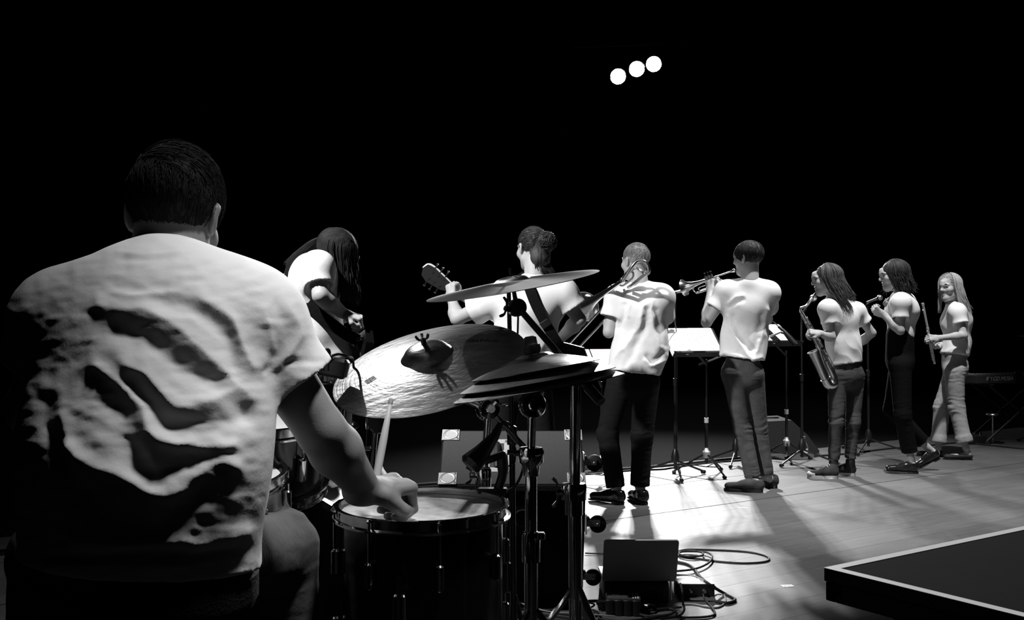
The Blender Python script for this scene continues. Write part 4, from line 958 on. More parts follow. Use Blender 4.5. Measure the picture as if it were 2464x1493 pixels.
# ------------------------------------------------------------------ bass player with long dark hair
BY = 4.8
J = JJ(BY, dict(head=(806, 612, .10), face=(.72, .30, -.62), neck=(776, 645, .08), shL=(770, 662, .27), shR=(765, 645, -.08), chest=(748, 700, .08), waist=(762, 800, .08), pel=(786, 900, .08), hem=(795, 872, .08),
    elR=(772, 712, -.14), wrR=(826, 754, -.04), elL=(775, 745, .42), wrL=(800, 780, .62), hipL=(800, 925, .16), hipR=(785, 925, .0), knL=(800, 1130, .2), knR=(795, 1130, -.03), anL=(790, 1320, .18), anR=(785, 1330, -.02)))
J['heelR'] = V3(at(775, 1376, BY)[0], BY - .02, 0); J['toeR'] = J['heelR'] + V3(.25, .05, 0); J['heelL'] = V3(at(785, 1376, BY)[0], BY + .2, 0); J['toeL'] = J['heelL'] + V3(.24, .08, 0)
bas, FB = person('person with long dark hair hanging over the face, bent over a strapped bass', J, dict(fem=True, s=1.04, sleeve=.66, slr=(.074, .080), rw=.155, rc=.178, rh=.152, mleg=M_cloth_k, shoe='sneaker', seed=2, headup=(.6, 0, .8), arm=1.15,
    handR=(V3(.95, .1, -.25), V3(.2, .3, -1), (.75, .8, .85, .9), .5), handL=(V3(.6, .6, .2), V3(-.2, 0, 1), .9, .5)))
rnd = random.Random(11); Mh = FB['Mh']; hc = J['head']
def bh(mb):
    long_strands(mb, hc + V3(0, 0, .02), head_frame(V3(.8, .3, -.1)), 1.0, rnd, 300, (.088, .104, .085), .25, (60, 185), 0, (.03, 0, 0), .0032, .010)
    long_strands(mb, hc + V3(0, -.01, .02), head_frame(V3(.8, .3, -.1)), 1.0, rnd, 120, (.088, .104, .085), .22, (-185, -110), 0, (.03, 0, 0), .0032, .010)
    for i in range(34):   # the part that slides back over the shoulders
        y = rnd.uniform(-.05, .16); k = rnd.uniform(0, 1)
        p = [hc + V3(-.02 + .02 * k, y * .5, .095), hc + V3(-.10, y * .8, .068 - .01 * k), hc + V3(-.16, y, .025 - .02 * k), hc + V3(-.205 - .02 * k, y * 1.1, -.015 - .02 * k), hc + V3(-.24, y * 1.1, -.045 - .03 * k)]
        mb.tube(spline(p, 3), [.005] * 9 + [.004, .003, .002, .001], 4, cap=False)
hair_cap(bas, hc, Mh, 1.0, M_hair_k, (.088, .106, .094), False, -.20, .003, .005, 70, strands=bh)
# bass guitar
t = thing('bass_guitar', at(860, 850, BY - .02), 'dark bass guitar hanging on a wide black strap', 'guitar')
gR = np.stack([nrm(V3(-.35, .9, .25)), nrm(np.cross(nrm(V3(-.35, .9, .25)), V3(.85, .3, -.2))), nrm(V3(.85, .3, -.2))], 1); gR[:, 2] = nrm(np.cross(gR[:, 0], gR[:, 1]))
oc = at(858, 852, BY + .10)
body = [(-.20, -.02), (-.19, .09), (-.12, .14), (-.03, .115), (.02, .10), (.08, .13), (.17, .15), (.17, .11), (.10, .06), (.09, 0), (.10, -.06), (.16, -.12), (.13, -.145), (.05, -.11), (-.02, -.105), (-.10, -.15), (-.18, -.11)]
MB().prism([(p[0], p[1]) for p in body], -.02, .02, gR, oc).build('body', M_wrap, t); MB().box(oc + gR @ V3(.42, 0, .018), (.66, .05, .022), gR, .006).build('neck', M_suede, t); MB().box(oc + gR @ V3(.83, .005, .012), (.18, .075, .016), gR, .006).build('headstock', M_wrap, t)
for k in range(4): MB().tube([oc + gR @ V3(.77 + .04 * k, .04, .012), oc + gR @ V3(.77 + .04 * k, .07, .012)], .008, 8).build('tuning_peg', M_chrome, t); MB().tube([oc + gR @ V3(-.12, -.018 + .012 * k, .034), oc + gR @ V3(.76, -.015 + .01 * k, .034)], .0012, 4).build('string', M_steel, t)
sp = spline([at(770, 632, BY + .1), at(728, 618, BY + .02), at(698, 650, BY - .04), at(706, 690, BY - .075), at(745, 738, BY - .10), at(795, 778, BY - .095), at(835, 806, BY - .07), at(862, 820, BY - .03)], 6)
def strap(name, pts, width, nvec, m, par, th=.003):
    mb = MB(); vs = []; fs = []; n = len(pts)
    for i, p in enumerate(pts):
        T = nrm(pts[min(i + 1, n - 1)] - pts[max(i - 1, 0)]); nv = nvec(p, i / (n - 1)) if callable(nvec) else nvec; sdv = nrm(np.cross(T, nv)); nn = nrm(np.cross(sdv, T))
        for a, b in ((-1, -1), (1, -1), (1, 1), (-1, 1)): vs.append(p + sdv * a * width / 2 + nn * b * th / 2)
    for i in range(n - 1):
        for k in range(4): fs.append((i*4+k, i*4+(k+1)%4, i*4+4+(k+1)%4, i*4+4+k))
    fs += [(3, 2, 1, 0), (n*4-4, n*4-3, n*4-2, n*4-1)]
    return mb.add(vs, fs).build(name, m, par, 30)
strap('strap', sp, .056, V3(-.3, -1, .25), M_cloth_k, t); MB().lathe([(0, .006), (.008, .005), (.010, 0), (0, 0)], at(861, 817, BY - .045), frame(V3(.2, -1, .3)), 14).build('strap_button', M_chrome, t)
MB().tube([at(861, 817, BY - .04), at(863, 824, BY + .02), oc + gR @ V3(-.19, 0, 0)], .012, 8).build('strap_end', M_suede, t)
MB().tube(spline([at(866, 812, BY), at(878, 822, BY - .02), at(883, 845, BY - .02), at(884, 960, BY), ground(880, 1330), ground(960, 1310), ground(1010, 1290)], 6), .0035, 6).build('cable', M_rubber, t)

# ------------------------------------------------------------------ guitarist with a bun
GY = 5.7
J = JJ(GY, dict(head=(1280, 598, .05), face=(-.45, .88, -.10), neck=(1288, 668, .0), shL=(1196, 722, .02), shR=(1352, 706, .0), chest=(1272, 750, .0), waist=(1262, 835, .0), pel=(1255, 915, .0), hem=(1256, 895, .0),
    elL=(1100, 768, .12), wrL=(1088, 722, .24), elR=(1394, 770, .0), wrR=(1345, 818, .22), hipL=(1220, 930, 0), hipR=(1290, 930, 0), knL=(1205, 1085, .02), knR=(1310, 1085, 0), anL=(1200, 1235, 0), anR=(1315, 1235, 0)))
for q, x in (('L', 1200), ('R', 1318)): J['heel' + q] = V3(at(x, 1250, GY)[0], GY - .06, 0); J['toe' + q] = J['heel' + q] + V3(-.08, .27, 0)
gui, FG = person('person with dark hair in a bun, white t-shirt, playing guitar back turned', J, dict(s=1.03, sleeve=.60, slr=(.074, .090), rw=.165, rc=.170, rh=.168, mleg=M_denim_k, shoe='dress', seed=5, wr=.006,
    handL=(V3(-.1, .2, .95), V3(.4, .6, .2), (.7, .75, .8, .8), .5), handR=(V3(-.7, .6, -.3), V3(0, .6, -.8), .5, .4)))
rnd = random.Random(12); Mh = FG['Mh']; hc = J['head']
def gh(mb):
    bun = V3(.040, -.105, .022)
    def flow(p): d = nrm(bun - p * np.array([.08, .10, .09])); return (d[0], d[1], d[2])
    scalp_strands(mb, hc + Mh @ V3(0, -.014, .034), Mh, 1.0, (.080, .101, .088), 700, rnd, lambda p: p[2] > -.8 and not (p[1] > .45 and p[2] < .6), .06, .04, .0015, 5, flow)
    c = hc + Mh @ bun
    for i in range(260):
        ax = nrm([rnd.gauss(0, 1), rnd.gauss(0, 1), rnd.gauss(0, 1)]); R = frame(ax); r = rnd.uniform(.044, .060); a0 = rnd.uniform(0, 6.28)
        mb.tube([c + R @ V3(math.cos(a0 + k * .35) * r, math.sin(a0 + k * .35) * r, .012) for k in range(9)], [.0018] * 8 + [.0006], 3, cap=False)
    for i in range(120):   # loose wisps at the nape
        x = rnd.uniform(-.03, .05); p = hc + Mh @ V3(x, -.085, -.045)
        mb.tube([p, p + V3(rnd.uniform(-.01, .02), -.01, -.04), p + V3(rnd.uniform(-.01, .05), -.012, -.10), p + V3(rnd.uniform(-.01, .06), rnd.uniform(-.02, .02), -.14)], [.0018, .0018, .0014, .0004], 3, cap=False)
hair_cap(gui, hc, Mh, 1.0, M_hair_d, (.080, .102, .090), True, -.125, .003, .0045, 80, lambda H, T: (H.ell(T(.040, -.105, .022), np.array([.054, .046, .056]), Mh, .02), H.ell(T(.01, -.075, -.065), np.array([.060, .045, .065]), Mh, .03)), strands=gh)
gy = GY + .30
t = thing('electric_guitar', at(1290, 860, gy), 'guitar with pale edged headstock held across the body of the person with a bun', 'guitar')
A = at(1078, 690, gy + .02); Bp = at(1300, 840, gy - .04); ax = nrm(Bp - A); nn = nrm(V3(0, 1, .15) - ax * np.dot(V3(0, 1, .15), ax)); gR = np.stack([ax, np.cross(nn, ax), nn], 1)
MB().box((A + Bp) / 2, (np.linalg.norm(Bp - A), .050, .022), gR, .007).build('neck', M_wood, t)
hs = [(.015, -.026), (-.03, -.034), (-.13, -.052), (-.175, -.045), (-.19, -.01), (-.175, .03), (-.13, .05), (-.03, .042), (.015, .026)]
hd = MB().prism(hs, -.009, .007, gR, A).build('headstock', M_plastic, t); MB().tube(spline([A + gR @ V3(p[0], p[1], -.001) for p in hs[:5]], 4), .0075, 6).build('binding', M_wood, hd)
for k in range(3):
    for q in (-1, 1):
        p = A + gR @ V3(-.045 - .04 * k, q * .055, -.006); tp = MB().tube([p - gR @ V3(0, q * .03, 0), p + gR @ V3(0, q * .016, 0)], .0038, 6); tp.ball(p + gR @ V3(0, q * .022, 0), (.010, .006, .008), 8, gR); tp.tube([A + gR @ V3(-.045 - .04 * k, q * .022, -.012), A + gR @ V3(-.045 - .04 * k, q * .022, .012)], .007, 8); tp.build('tuning_peg', M_blackmetal, t)
bo = at(1318, 858, gy - .05); bodyp = [(.24, -.02), (.23, -.11), (.15, -.165), (.05, -.13), (0, -.11), (-.07, -.14), (-.17, -.13), (-.16, -.08), (-.09, -.05), (-.09, .05), (-.14, .09), (-.11, .13), (-.03, .12), (.04, .115), (.14, .165), (.22, .11)]
MB().prism(bodyp, -.024, .022, gR, bo).build('body', M_wrap, t)
for k in range(6): MB().tube([A + gR @ V3(-.02, -.018 + .007 * k, .014), bo + gR @ V3(.12, -.025 + .010 * k, .03)], .0008, 4).build('string', M_steel, t)
sp = spline([at(1240, 690, GY + .14), at(1262, 664, GY - .02), at(1272, 690, GY - .135), at(1292, 740, GY - .165), at(1325, 800, GY - .16), at(1352, 842, GY - .12), at(1366, 868, GY + .0), at(1364, 880, gy - .06)], 6)
strap('strap', sp, .058, V3(.1, -1, .15), M_cloth_k, t); MB().box(at(1312, 780, GY - .172), (.055, .012, .04), np.array(Matrix.Rotation(-.6, 3, 'Y')), .005).build('strap_buckle', M_plastic, t)
# ------------------------------------------------------------------ trombonist
TY = 6.62
J = JJ(TY, dict(head=(1529, 630, .02), face=(-.52, .85, .0), neck=(1538, 686, -.01), shL=(1487, 716, .05), shR=(1592, 716, -.02), chest=(1540, 750, .02), waist=(1540, 835, .03), pel=(1524, 905, .03), hem=(1524, 896, .02),
    elL=(1465, 800, .04), wrL=(1473, 728, .18), elR=(1594, 800, .18), wrR=(1492, 770, .34), hipL=(1492, 920, .02), hipR=(1556, 918, .02), knL=(1462, 1045, .06), knR=(1545, 1050, .02), anL=(1482, 1178, .02), anR=(1540, 1172, .04), heelL=(1502, 1216), toeL=(1405, 1204), heelR=(1552, 1217), toeR=(1500, 1192)))
standing_feet(J, .275)
tro, FT = person('person with short fair hair in white t-shirt and black trousers playing a trombone', J, dict(sleeve=.58, slr=(.078, .090), rw=.168, rc=.170, rh=.175, mleg=M_denim_k, shoe='dress', seed=7, wr=.0045, folds=[(.011, 8, [(1548, 735), (1540, 775), (1520, 815), (1488, 855), (1466, 890)]), (-.011, 10, [(1562, 748), (1552, 790), (1530, 835), (1505, 880)]), (.009, 7, [(1568, 725), (1573, 790), (1586, 835)]), (.009, 6, [(1552, 868), (1566, 882), (1595, 868), (1604, 855)]), (-.009, 7, [(1560, 860), (1575, 868), (1592, 852)]), (-.010, 7, [(1505, 735), (1500, 765), (1492, 790)]), (.007, 5, [(1515, 730), (1510, 760)]), (-.007, 8, [(1580, 750), (1590, 800), (1598, 830)])], leg=(.088, .071, .061), lwr=.005, lfreq=60, cuff=.97,
    handL=(V3(-.05, .3, .9), V3(.5, .7, 0), (.75,) * 4, .6), handR=(V3(-.8, .5, .1), V3(.2, .5, -.6), (.8,) * 4, .5)))
rnd = random.Random(21); Mh = FT['Mh']; hc = J['head']
def th_(mb): scalp_strands(mb, hc + Mh @ V3(0, -.014, .036), Mh, 1.0, (.078, .099, .088), 1000, rnd, lambda p: p[2] > .05, .05, .03, .0014, 5, lambda p: (.1, .8, -.1 if p[2] > .6 else -.8))
hair_cap(tro, hc, Mh, 1.0, M_hair_g, (.0775, .0990, .0865), True, -.055, .0016, .0045, 120, strands=th_)
# trombone
def bell_profile(L, r0, r1, k=9.0, n=22):
    pr = []
    for i in range(n + 1):
        x = i / n; pr.append((r0 + (r1 - r0) * ((math.exp(k * x) - 1) / (math.exp(k) - 1) * .86 + .14 * x), x * L))
    return pr
def bell(p, d, L, r0, r1, name, m, par, k=6.5, th=.0012):
    pr = bell_profile(L, r0, r1, k); prof = pr + [(pr[-1][0] + .002, L), (pr[-1][0] + .002, L - .004)] + [(r + th, z) for r, z in pr[::-1]]
    return MB().lathe(prof, p, frame(d), 40, True).build(name, m, par, 60)
crk = at(1497, 677, 6.40); be = at(1407, 738, 7.00)
t = thing('trombone', at(1480, 735, 6.6), 'shiny trombone resting on the shoulder of its player, slide pointing down', 'trombone')
bd_ = nrm(be - crk); Lb = np.linalg.norm(be - crk); bell(crk, bd_, Lb, .0105, .105, 'bell', M_brass, t, 7.5)
u1 = at(1500, 640, 6.44); 
cr = spline([crk, at(1500, 674, 6.39), at(1520, 643, 6.36), at(1535, 628, 6.36), at(1553, 631, 6.35), at(1561, 645, 6.35), at(1560, 657, 6.36), at(1550, 663, 6.38), at(1524, 684, 6.44), at(1512, 692, 6.50)], 6)
MB().tube(cr, .0112, 12).build('tuning_slide', M_brass, t)
MB().tube(spline([at(1480, 690, 6.52), at(1496, 675, 6.48), at(1519, 652, 6.42), at(1530, 646, 6.40), at(1545, 655, 6.38), at(1549, 664, 6.39), at(1540, 675, 6.42), at(1527, 686, 6.46)], 6), .0086, 10).build('valve_loop', M_brass, t)
MB().tube(spline([at(1486, 684, 6.50), at(1510, 655, 6.44), at(1520, 654, 6.43), at(1524, 662, 6.44), at(1520, 672, 6.46), at(1500, 687, 6.52), at(1490, 685, 6.52), at(1486, 678, 6.52)], 6), .0076, 10).build('valve_tubing', M_brass, t)
m0 = at(1503, 664, 6.73); s1 = at(1347, 852, 7.25)
sd_ = nrm(s1 - at(1482, 707, 6.62))
for nm, off in (('slide_tube', V3(0, 0, .0)), ('slide_tube', V3(.052, .02, -.045))):
    MB().tube([at(1482, 707, 6.62) + off, s1 + off], .0078, 12).build(nm, M_silver, t)
MB().tube(spline([s1, s1 + sd_ * .03 + V3(.01, 0, -.01), s1 + sd_ * .03 + V3(.042, .02, -.036), s1 + V3(.052, .02, -.045)], 5), .0085, 10).build('slide_bow', M_brass, t)
MB().tube([at(1463, 724, 6.69), at(1463, 724, 6.69) + V3(.052, .02, -.045)], .0045, 8).build('slide_brace', M_brass, t); MB().tube([at(1470, 688, 6.55), at(1485, 707, 6.60)], .006, 8).build('bell_brace', M_brass, t); MB().tube([at(1495, 670, 6.44), at(1508, 682, 6.50)], .004, 8).build('bell_brace', M_brass, t)
MB().tube(spline([at(1482, 707, 6.62), at(1490, 690, 6.66), m0 + V3(.012, -.02, 0), m0], 5), [.0065] * 10 + [.006, .006, .006, .007, .009, .012], 10).build('mouthpiece', M_silver, t)

# ------------------------------------------------------------------ trumpeter
UY = 7.12
J = JJ(UY, dict(head=(1800, 622, .02), face=(-.72, .69, -.06), neck=(1804, 676, -.01), shL=(1748, 704, .05), shR=(1848, 706, .0), chest=(1798, 742, .03), waist=(1790, 815, .04), pel=(1786, 885, .03), hem=(1786, 862, .03),
    elL=(1700, 776, .06), wrL=(1710, 703, .20), elR=(1846, 770, .28), wrR=(1752, 688, .34), hipL=(1764, 900, .02), hipR=(1812, 902, .04), knL=(1788, 1035, .05), knR=(1826, 1032, .10), anL=(1812, 1152, .04), anR=(1843, 1146, .12), heelL=(1838, 1186), toeL=(1745, 1182), heelR=(1866, 1177), toeR=(1820, 1160)))
standing_feet(J, .285)
tru, FU = person('person with dark bowl cut hair in white t-shirt and grey jeans playing a trumpet', J, dict(sleeve=.55, slr=(.070, .080), rw=.150, rc=.158, rh=.158, mleg=M_denim, shoe='sneaker', seed=9, wr=.0040, folds=[(.010, 6, [(1752, 762), (1764, 800), (1788, 838), (1810, 866)]), (-.011, 9, [(1762, 765), (1782, 805), (1806, 845)]), (.009, 7, [(1846, 745), (1836, 795), (1818, 850), (1812, 868)]), (-.008, 8, [(1836, 760), (1826, 805), (1815, 840)]), (.007, 5, [(1752, 730), (1768, 716), (1786, 712)]), (-.008, 5, [(1754, 740), (1772, 728), (1790, 722)]), (.007, 6, [(1745, 850), (1775, 856), (1800, 868), (1830, 860)])], leg=(.080, .060, .055), lwr=.006, lfreq=55, cuff=.97, rp=.118, bt=.02,
    handL=(V3(.05, .35, .9), V3(.6, .5, .1), (.8,) * 4, .6), handR=(V3(-.75, .3, .45), V3(-.3, .3, -.8), (.35, .4, .45, .9), .6)))
rnd = random.Random(22); Mh = FU['Mh']; hc = J['head']
def uh(mb): scalp_strands(mb, hc + Mh @ V3(0, -.012, .036), Mh, 1.0, (.086, .106, .090), 1500, rnd, lambda p: p[2] > -.45 and not (p[1] > .6 and p[2] < .35), .075, .03, .0016, 5, lambda p: (p[0] * .4, p[1] * .5 + .15, -1.2))
hair_cap(tru, hc, Mh, 1.0, M_hair_d, (.086, .107, .094), True, -.070, .002, .0045, 110, facec=((0, .135, -.060), (.090, .078, .098)), strands=uh)
tmo = at(1768, 651, 7.24); tbl = at(1647, 692, 7.52); td = nrm(tbl - tmo); tL = np.linalg.norm(tbl - tmo); tu = nrm(V3(0, 0, 1) - td * td[2]); ts = np.cross(td, tu)
t = thing('trumpet', (tmo + tbl) / 2 - tu * .08, 'shiny trumpet raised to the lips of the person with bowl cut hair', 'trumpet')
Q = lambda a, b, c=0: tmo + td * a + tu * b + ts * c
bell(Q(tL - .30, -.004, -.012), td, .30, .0065, .062, 'bell', M_silver, t, 6.0); MB().tube([Q(.19, -.004, -.012), Q(tL - .29, -.004, -.012)], .0062, 10).build('bell_tube', M_silver, t)
MB().lathe([(.0135, 0), (.0135, .010), (.009, .022), (.0055, .04), (.0055, .09), (.0048, .09), (.0045, .03), (.008, .008), (.0125, 0)], tmo, frame(td), 18, True).build('mouthpiece', M_silver, t)
MB().tube([Q(.08, 0), Q(.33, 0)], .0058, 10).build('leadpipe', M_silver, t); MB().tube(spline([Q(.33, 0), Q(.355, -.006), Q(.368, -.035), Q(.355, -.066), Q(.33, -.072), Q(.26, -.072)], 6), .0062, 10).build('tuning_slide', M_silver, t)
MB().tube(spline([Q(.19, -.004, -.012), Q(.15, -.008, -.012), Q(.128, -.038, -.006), Q(.15, -.068, 0), Q(.20, -.072, 0)], 6), .0062, 10).build('bell_bow', M_silver, t)
for k in range(3):
    x = .20 + .026 * k; vv = MB().tube([Q(x, -.105, .012), Q(x, .030, .012)], .0115, 14).build('valve', M_silver, t); MB().tube([Q(x, .03, .012), Q(x, .055, .012)], .003, 6).tube([Q(x, .053, .012), Q(x, .058, .012)], .008, 10).build('button', M_silver, vv)
    MB().tube(spline([Q(x, -.03, .02), Q(x + (.02 if k != 2 else .08), -.03, .028), Q(x + (.02 if k != 2 else .08), -.055, .028), Q(x, -.055, .02)], 4), .005, 8).build('valve_slide', M_silver, t)

# ------------------------------------------------------------------ saxophonist
AY = 7.75
J = JJ(AY, dict(head=(1990, 674, .0), face=(-.96, .22, -.08), neck=(2008, 716, .02), shL=(1992, 745, -.06), shR=(2060, 750, .18), chest=(2020, 768, .06), waist=(2030, 830, .06), pel=(2034, 890, .06), hem=(2034, 875, .05),
    elL=(2000, 812, -.08), wrL=(1974, 803, -.09), elR=(2098, 802, .20), wrR=(2040, 850, .30), hipL=(2014, 905, .0), hipR=(2058, 905, .12), knL=(2012, 1015, -.02), knR=(2052, 1018, .08), anL=(2006, 1112, .02), anR=(2046, 1110, .10), heelL=(2018, 1152), toeL=(1950, 1152), heelR=(2060, 1146), toeR=(2005, 1144)))
standing_feet(J, .25)
sax, FS = person('smiling person with long fair hair, slim grey jeans and high top trainers holding a saxophone', J, dict(fem=True, s=.97, sleeve=.52, slr=(.066, .084), rw=.150, rc=.148, rh=.158, sq=.74, mleg=M_denim_g, shoe='hightop', seed=13, wr=.0050, leg=(.088, .064, .050), lwr=.007, lfreq=55, cuff=.93, rp=.135, smile=1.0, arm=1.05,
    handL=(V3(-.9, -.1, .15), V3(.1, .5, -.6), (.8,) * 4, .3), handR=(V3(-.8, -.2, -.3), V3(0, -.7, .5), (.7,) * 4, .4)))
rnd = random.Random(31); Mh = FS['Mh']; hc = J['head']
def sh(mb):
    swept(mb, hc, Mh, 1.0, rnd)
    long_strands(mb, hc + Mh @ V3(0, -.014, .034), Mh, 1.0, rnd, 480, (.081, .101, .088), .20, (-124, 124), 0, (.10, -.04, 0), .0027, .005, 10)
hair_cap(sax, hc, Mh, 1.0, M_hair_m, (.080, .101, .089), True, -.10, .002, .0045, 90, facec=((0, .118, -.052), (.088, .076, .110)), strands=sh)
# saxophone
t = thing('saxophone', at(1985, 900, AY - .02), 'shiny alto saxophone with clustered keys held by the person in high tops', 'saxophone')
y0 = AY - .05
Lp = lambda px, py, d=0: at(px, py, y0 + d)
nk = spline([Lp(1958, 712, .05), Lp(1950, 722, .03), Lp(1941, 735, .02), Lp(1928, 741, .01), Lp(1926, 748, .01), Lp(1931, 756, .01)], 6); n_ = len(nk)
MB().tube(nk, [.006 + .007 * i / n_ for i in range(n_)], 12).build('neck', M_brass, t); MB().tube([Lp(1962, 706, .06), Lp(1955, 716, .04)], [.006, .011], 10).build('mouthpiece', M_plastic, t)
bt, bb = Lp(1931, 756, .01), Lp(2000, 892, .0); MB().tube([bt, (bt + bb) / 2, bb], [.013, .022, .030], 20).build('body_tube', M_brass, t)
MB().tube(spline([bb, Lp(2008, 912, .0), Lp(2006, 926, -.005), Lp(1994, 926, -.01), Lp(1986, 912, -.015)], 6), [.030 + .008 * i / 24 for i in range(25)], 18).build('bow', M_brass, t)
bs = Lp(1986, 912, -.015); bl = Lp(1958, 845, -.02); pr = bell_profile(np.linalg.norm(bl - bs), .034, .050, 3.0); MB().lathe(pr + [(r + .0015, z) for r, z in pr[::-1]], bs, frame(bl - bs), 32, True).build('bell', M_brass, t, 60)
ax = nrm(bb - bt); sx = nrm(np.cross(ax, V3(0, 1, 0))); fx = np.cross(sx, ax); LL = np.linalg.norm(bb - bt)
for i in range(13):
    f_ = .08 + .068 * i; a = [.9, -.7, .2, -1.2, .6, -.2][i % 6]; r = .013 + .017 * f_; dr = sx * math.sin(a) - fx * math.cos(a); p = bt + ax * f_ * LL + dr * (r + .004)
    k_ = MB().lathe([(0, .006), (.007 + .008 * f_, .005), (.008 + .009 * f_, 0), (0, -.003)], p, frame(dr), 14); k_.tube([p + ax * .018, p + dr * .004], .003, 6); k_.build('key', M_brass, t)
for q in (-.8, .1, .9):
    dr = sx * math.sin(q) - fx * math.cos(q); MB().tube([bt + ax * .04 + dr * .022, bb - ax * .02 + dr * .040], .0026, 6).build('key_rod', M_silver, t)

# ------------------------------------------------------------------ dark haired musician with clasped hands
EY = 8.02
J = JJ(EY, dict(head=(2151, 664, .04), face=(-.97, .12, -.10), neck=(2168, 706, .06), shL=(2167, 730, -.06), shR=(2180, 728, .26), chest=(2171, 748, .08), waist=(2168, 800, .08), pel=(2165, 858, .08), hem=(2166, 806, .08),
    elL=(2166, 796, -.08), wrL=(2126, 758, -.02), elR=(2190, 800, .30), wrR=(2140, 742, .12), hipL=(2166, 880, .0), hipR=(2166, 880, .16), knL=(2172, 1000, -.02), knR=(2146, 985, .14), anL=(2192, 1105, .02), anR=(2232, 1078, .18), heelL=(2210, 1141), toeL=(2130, 1138)))
J['heelR'] = at(2262, 1102, EY + .17); J['toeR'] = at(2204, 1138, EY + .14); J['upR'] = V3(.45, 0, .9)
d = J['toeL'] - J['heelL']; d[2] = 0; J['toeL'] = J['heelL'] + nrm(d) * .26; J['toeR'][2] = .004
sng, FE = person('person with wavy dark shoulder length hair and black high waisted trousers, hands held at chest', J, dict(fem=True, s=1.0, sleeve=.55, slr=(.064, .082), rw=.116, rc=.132, rh=.112, sq=.80, mleg=M_cloth_k, shoe='dress', seed=15, wr=.006, bust=True, leg=(.098, .078, .072), cuff=.84, ptop=.17, rp=.140, bt=.02, smile=1.0, arm=1.05, lwr=.004,
    handL=(V3(-.75, .1, .5), V3(.4, .7, .3), (.85,) * 4, .5), handR=(V3(-.5, -.4, .6), V3(.3, -.7, .2), (.8,) * 4, .5)))
rnd = random.Random(41); Mh = FE['Mh']; hc = J['head']
def eh(mb):
    swept(mb, hc, Mh, 1.0, rnd)
    long_strands(mb, hc + Mh @ V3(0, -.014, .036), Mh, 1.0, rnd, 520, (.084, .106, .090), .175, (-126, 120), 0, (.055, 0, 0), .0029, .018, 10, 4, 2.6)
    long_strands(mb, hc + Mh @ V3(0, -.014, .036), Mh, 1.0, rnd, 30, (.084, .100, .090), .18, (112, 140), 0, (-.02, 0, 0), .0045, .014, 10, 4, 2.6)
hair_cap(sng, hc, Mh, 1.0, M_hair_d, (.085, .107, .094), True, -.11, .003, .0045, 70, facec=((0, .122, -.050), (.090, .078, .110)), strands=eh)

# ------------------------------------------------------------------ flautist
HY = 8.80
J = JJ(HY, dict(head=(2285, 692, .02), face=(-.86, -.50, -.06), neck=(2296, 728, .05), shL=(2304, 752, -.06), shR=(2298, 748, .28), chest=(2302, 772, .10), waist=(2302, 825, .10), pel=(2297, 872, .10), hem=(2297, 852, .09),
    elL=(2319, 808, -.12), wrL=(2258, 814, -.16), elR=(2326, 812, .34), wrR=(2258, 832, .10), hipL=(2296, 892, .02), hipR=(2296, 892, .16), knL=(2302, 985, .04), knR=(2266, 980, .20), anL=(2324, 1078, .0), anR=(2258, 1078, .2), heelL=(2341, 1108), toeL=(2262, 1106)))
J['heelR'] = ground(2266, 1098); J['toeR'] = J['heelR'] + V3(-.24, -.01, 0); d = J['toeL'] - J['heelL']; J['toeL'] = J['heelL'] + nrm(d) * .25
flu, FH = person('laughing person with long blond hair and light rolled up jeans holding a flute', J, dict(fem=True, s=.98, sleeve=.50, slr=(.066, .086), rw=.132, rc=.138, rh=.148, sq=.80, mleg=M_denim_l, shoe='flat', seed=17, wr=.008, bust=True, leg=(.100, .080, .074), cuff=.86, rollup=True, rp=.142, smile=1.0, lwr=.010, lfreq=32,
    handL=(V3(-.9, -.2, .05), V3(.1, .6, -.3), (.7,) * 4, .5), handR=(V3(-.8, -.5, -.1), V3(.1, -.5, .6), (.7,) * 4, .5)))
rnd = random.Random(51); Mh = FH['Mh']; hc = J['head']
def fh(mb):
    swept(mb, hc, Mh, 1.0, rnd)
    long_strands(mb, hc + Mh @ V3(0, -.014, .034), Mh, 1.0, rnd, 480, (.082, .102, .088), .30, (-122, 118), 0, (.10, 0, 0), .0027, .005, 12)
    long_strands(mb, hc + Mh @ V3(0, -.014, .034), Mh, 1.0, rnd, 120, (.084, .102, .088), .24, (95, 125), 0, (-.02, 0, 0), .0028, .005, 12)
hair_cap(flu, hc, Mh, 1.0, M_hair_l, (.081, .102, .089), True, -.10, .002, .0045, 90, facec=((0, .118, -.052), (.084, .076, .108)), strands=fh)
t = thing('flute', at(2248, 874, HY - .14), 'silver flute held upright by the blond person', 'flute')
fa, fb = at(2220, 730, HY - .20), at(2249, 876, HY - .10); fd = nrm(fb - fa); fLn = np.linalg.norm(fb - fa)
MB().tube([fa, fb], .0098, 14).build('tube', M_flute, t)
for f_ in (.0, .40, .86): MB().tube([fa + fd * f_ * fLn, fa + fd * (f_ * fLn + .02)], .0122, 14).build('joint_ring', M_flute, t)
fs = nrm(V3(-1, -.4, 0) - fd * np.dot(V3(-1, -.4, 0), fd))
for i in range(12): MB().lathe([(0, .005), (.0085, .004), (.009, 0), (0, -.003)], fa + fd * (.46 + .042 * i) * fLn + fs * .012, frame(fs), 12).build('key', M_flute, t)
MB().tube([fa + fd * .46 * fLn + nrm(fs + V3(0, -.8, 0)) * .014, fb - fd * .02 + nrm(fs + V3(0, -.8, 0)) * .014], .0022, 6).build('key_rod', M_flute, t); MB().lathe([(0, .004), (.010, .003), (.012, 0)], fa + fd * .12 * fLn + fs * .010, frame(fs), 12).build('lip_plate', M_flute, t)
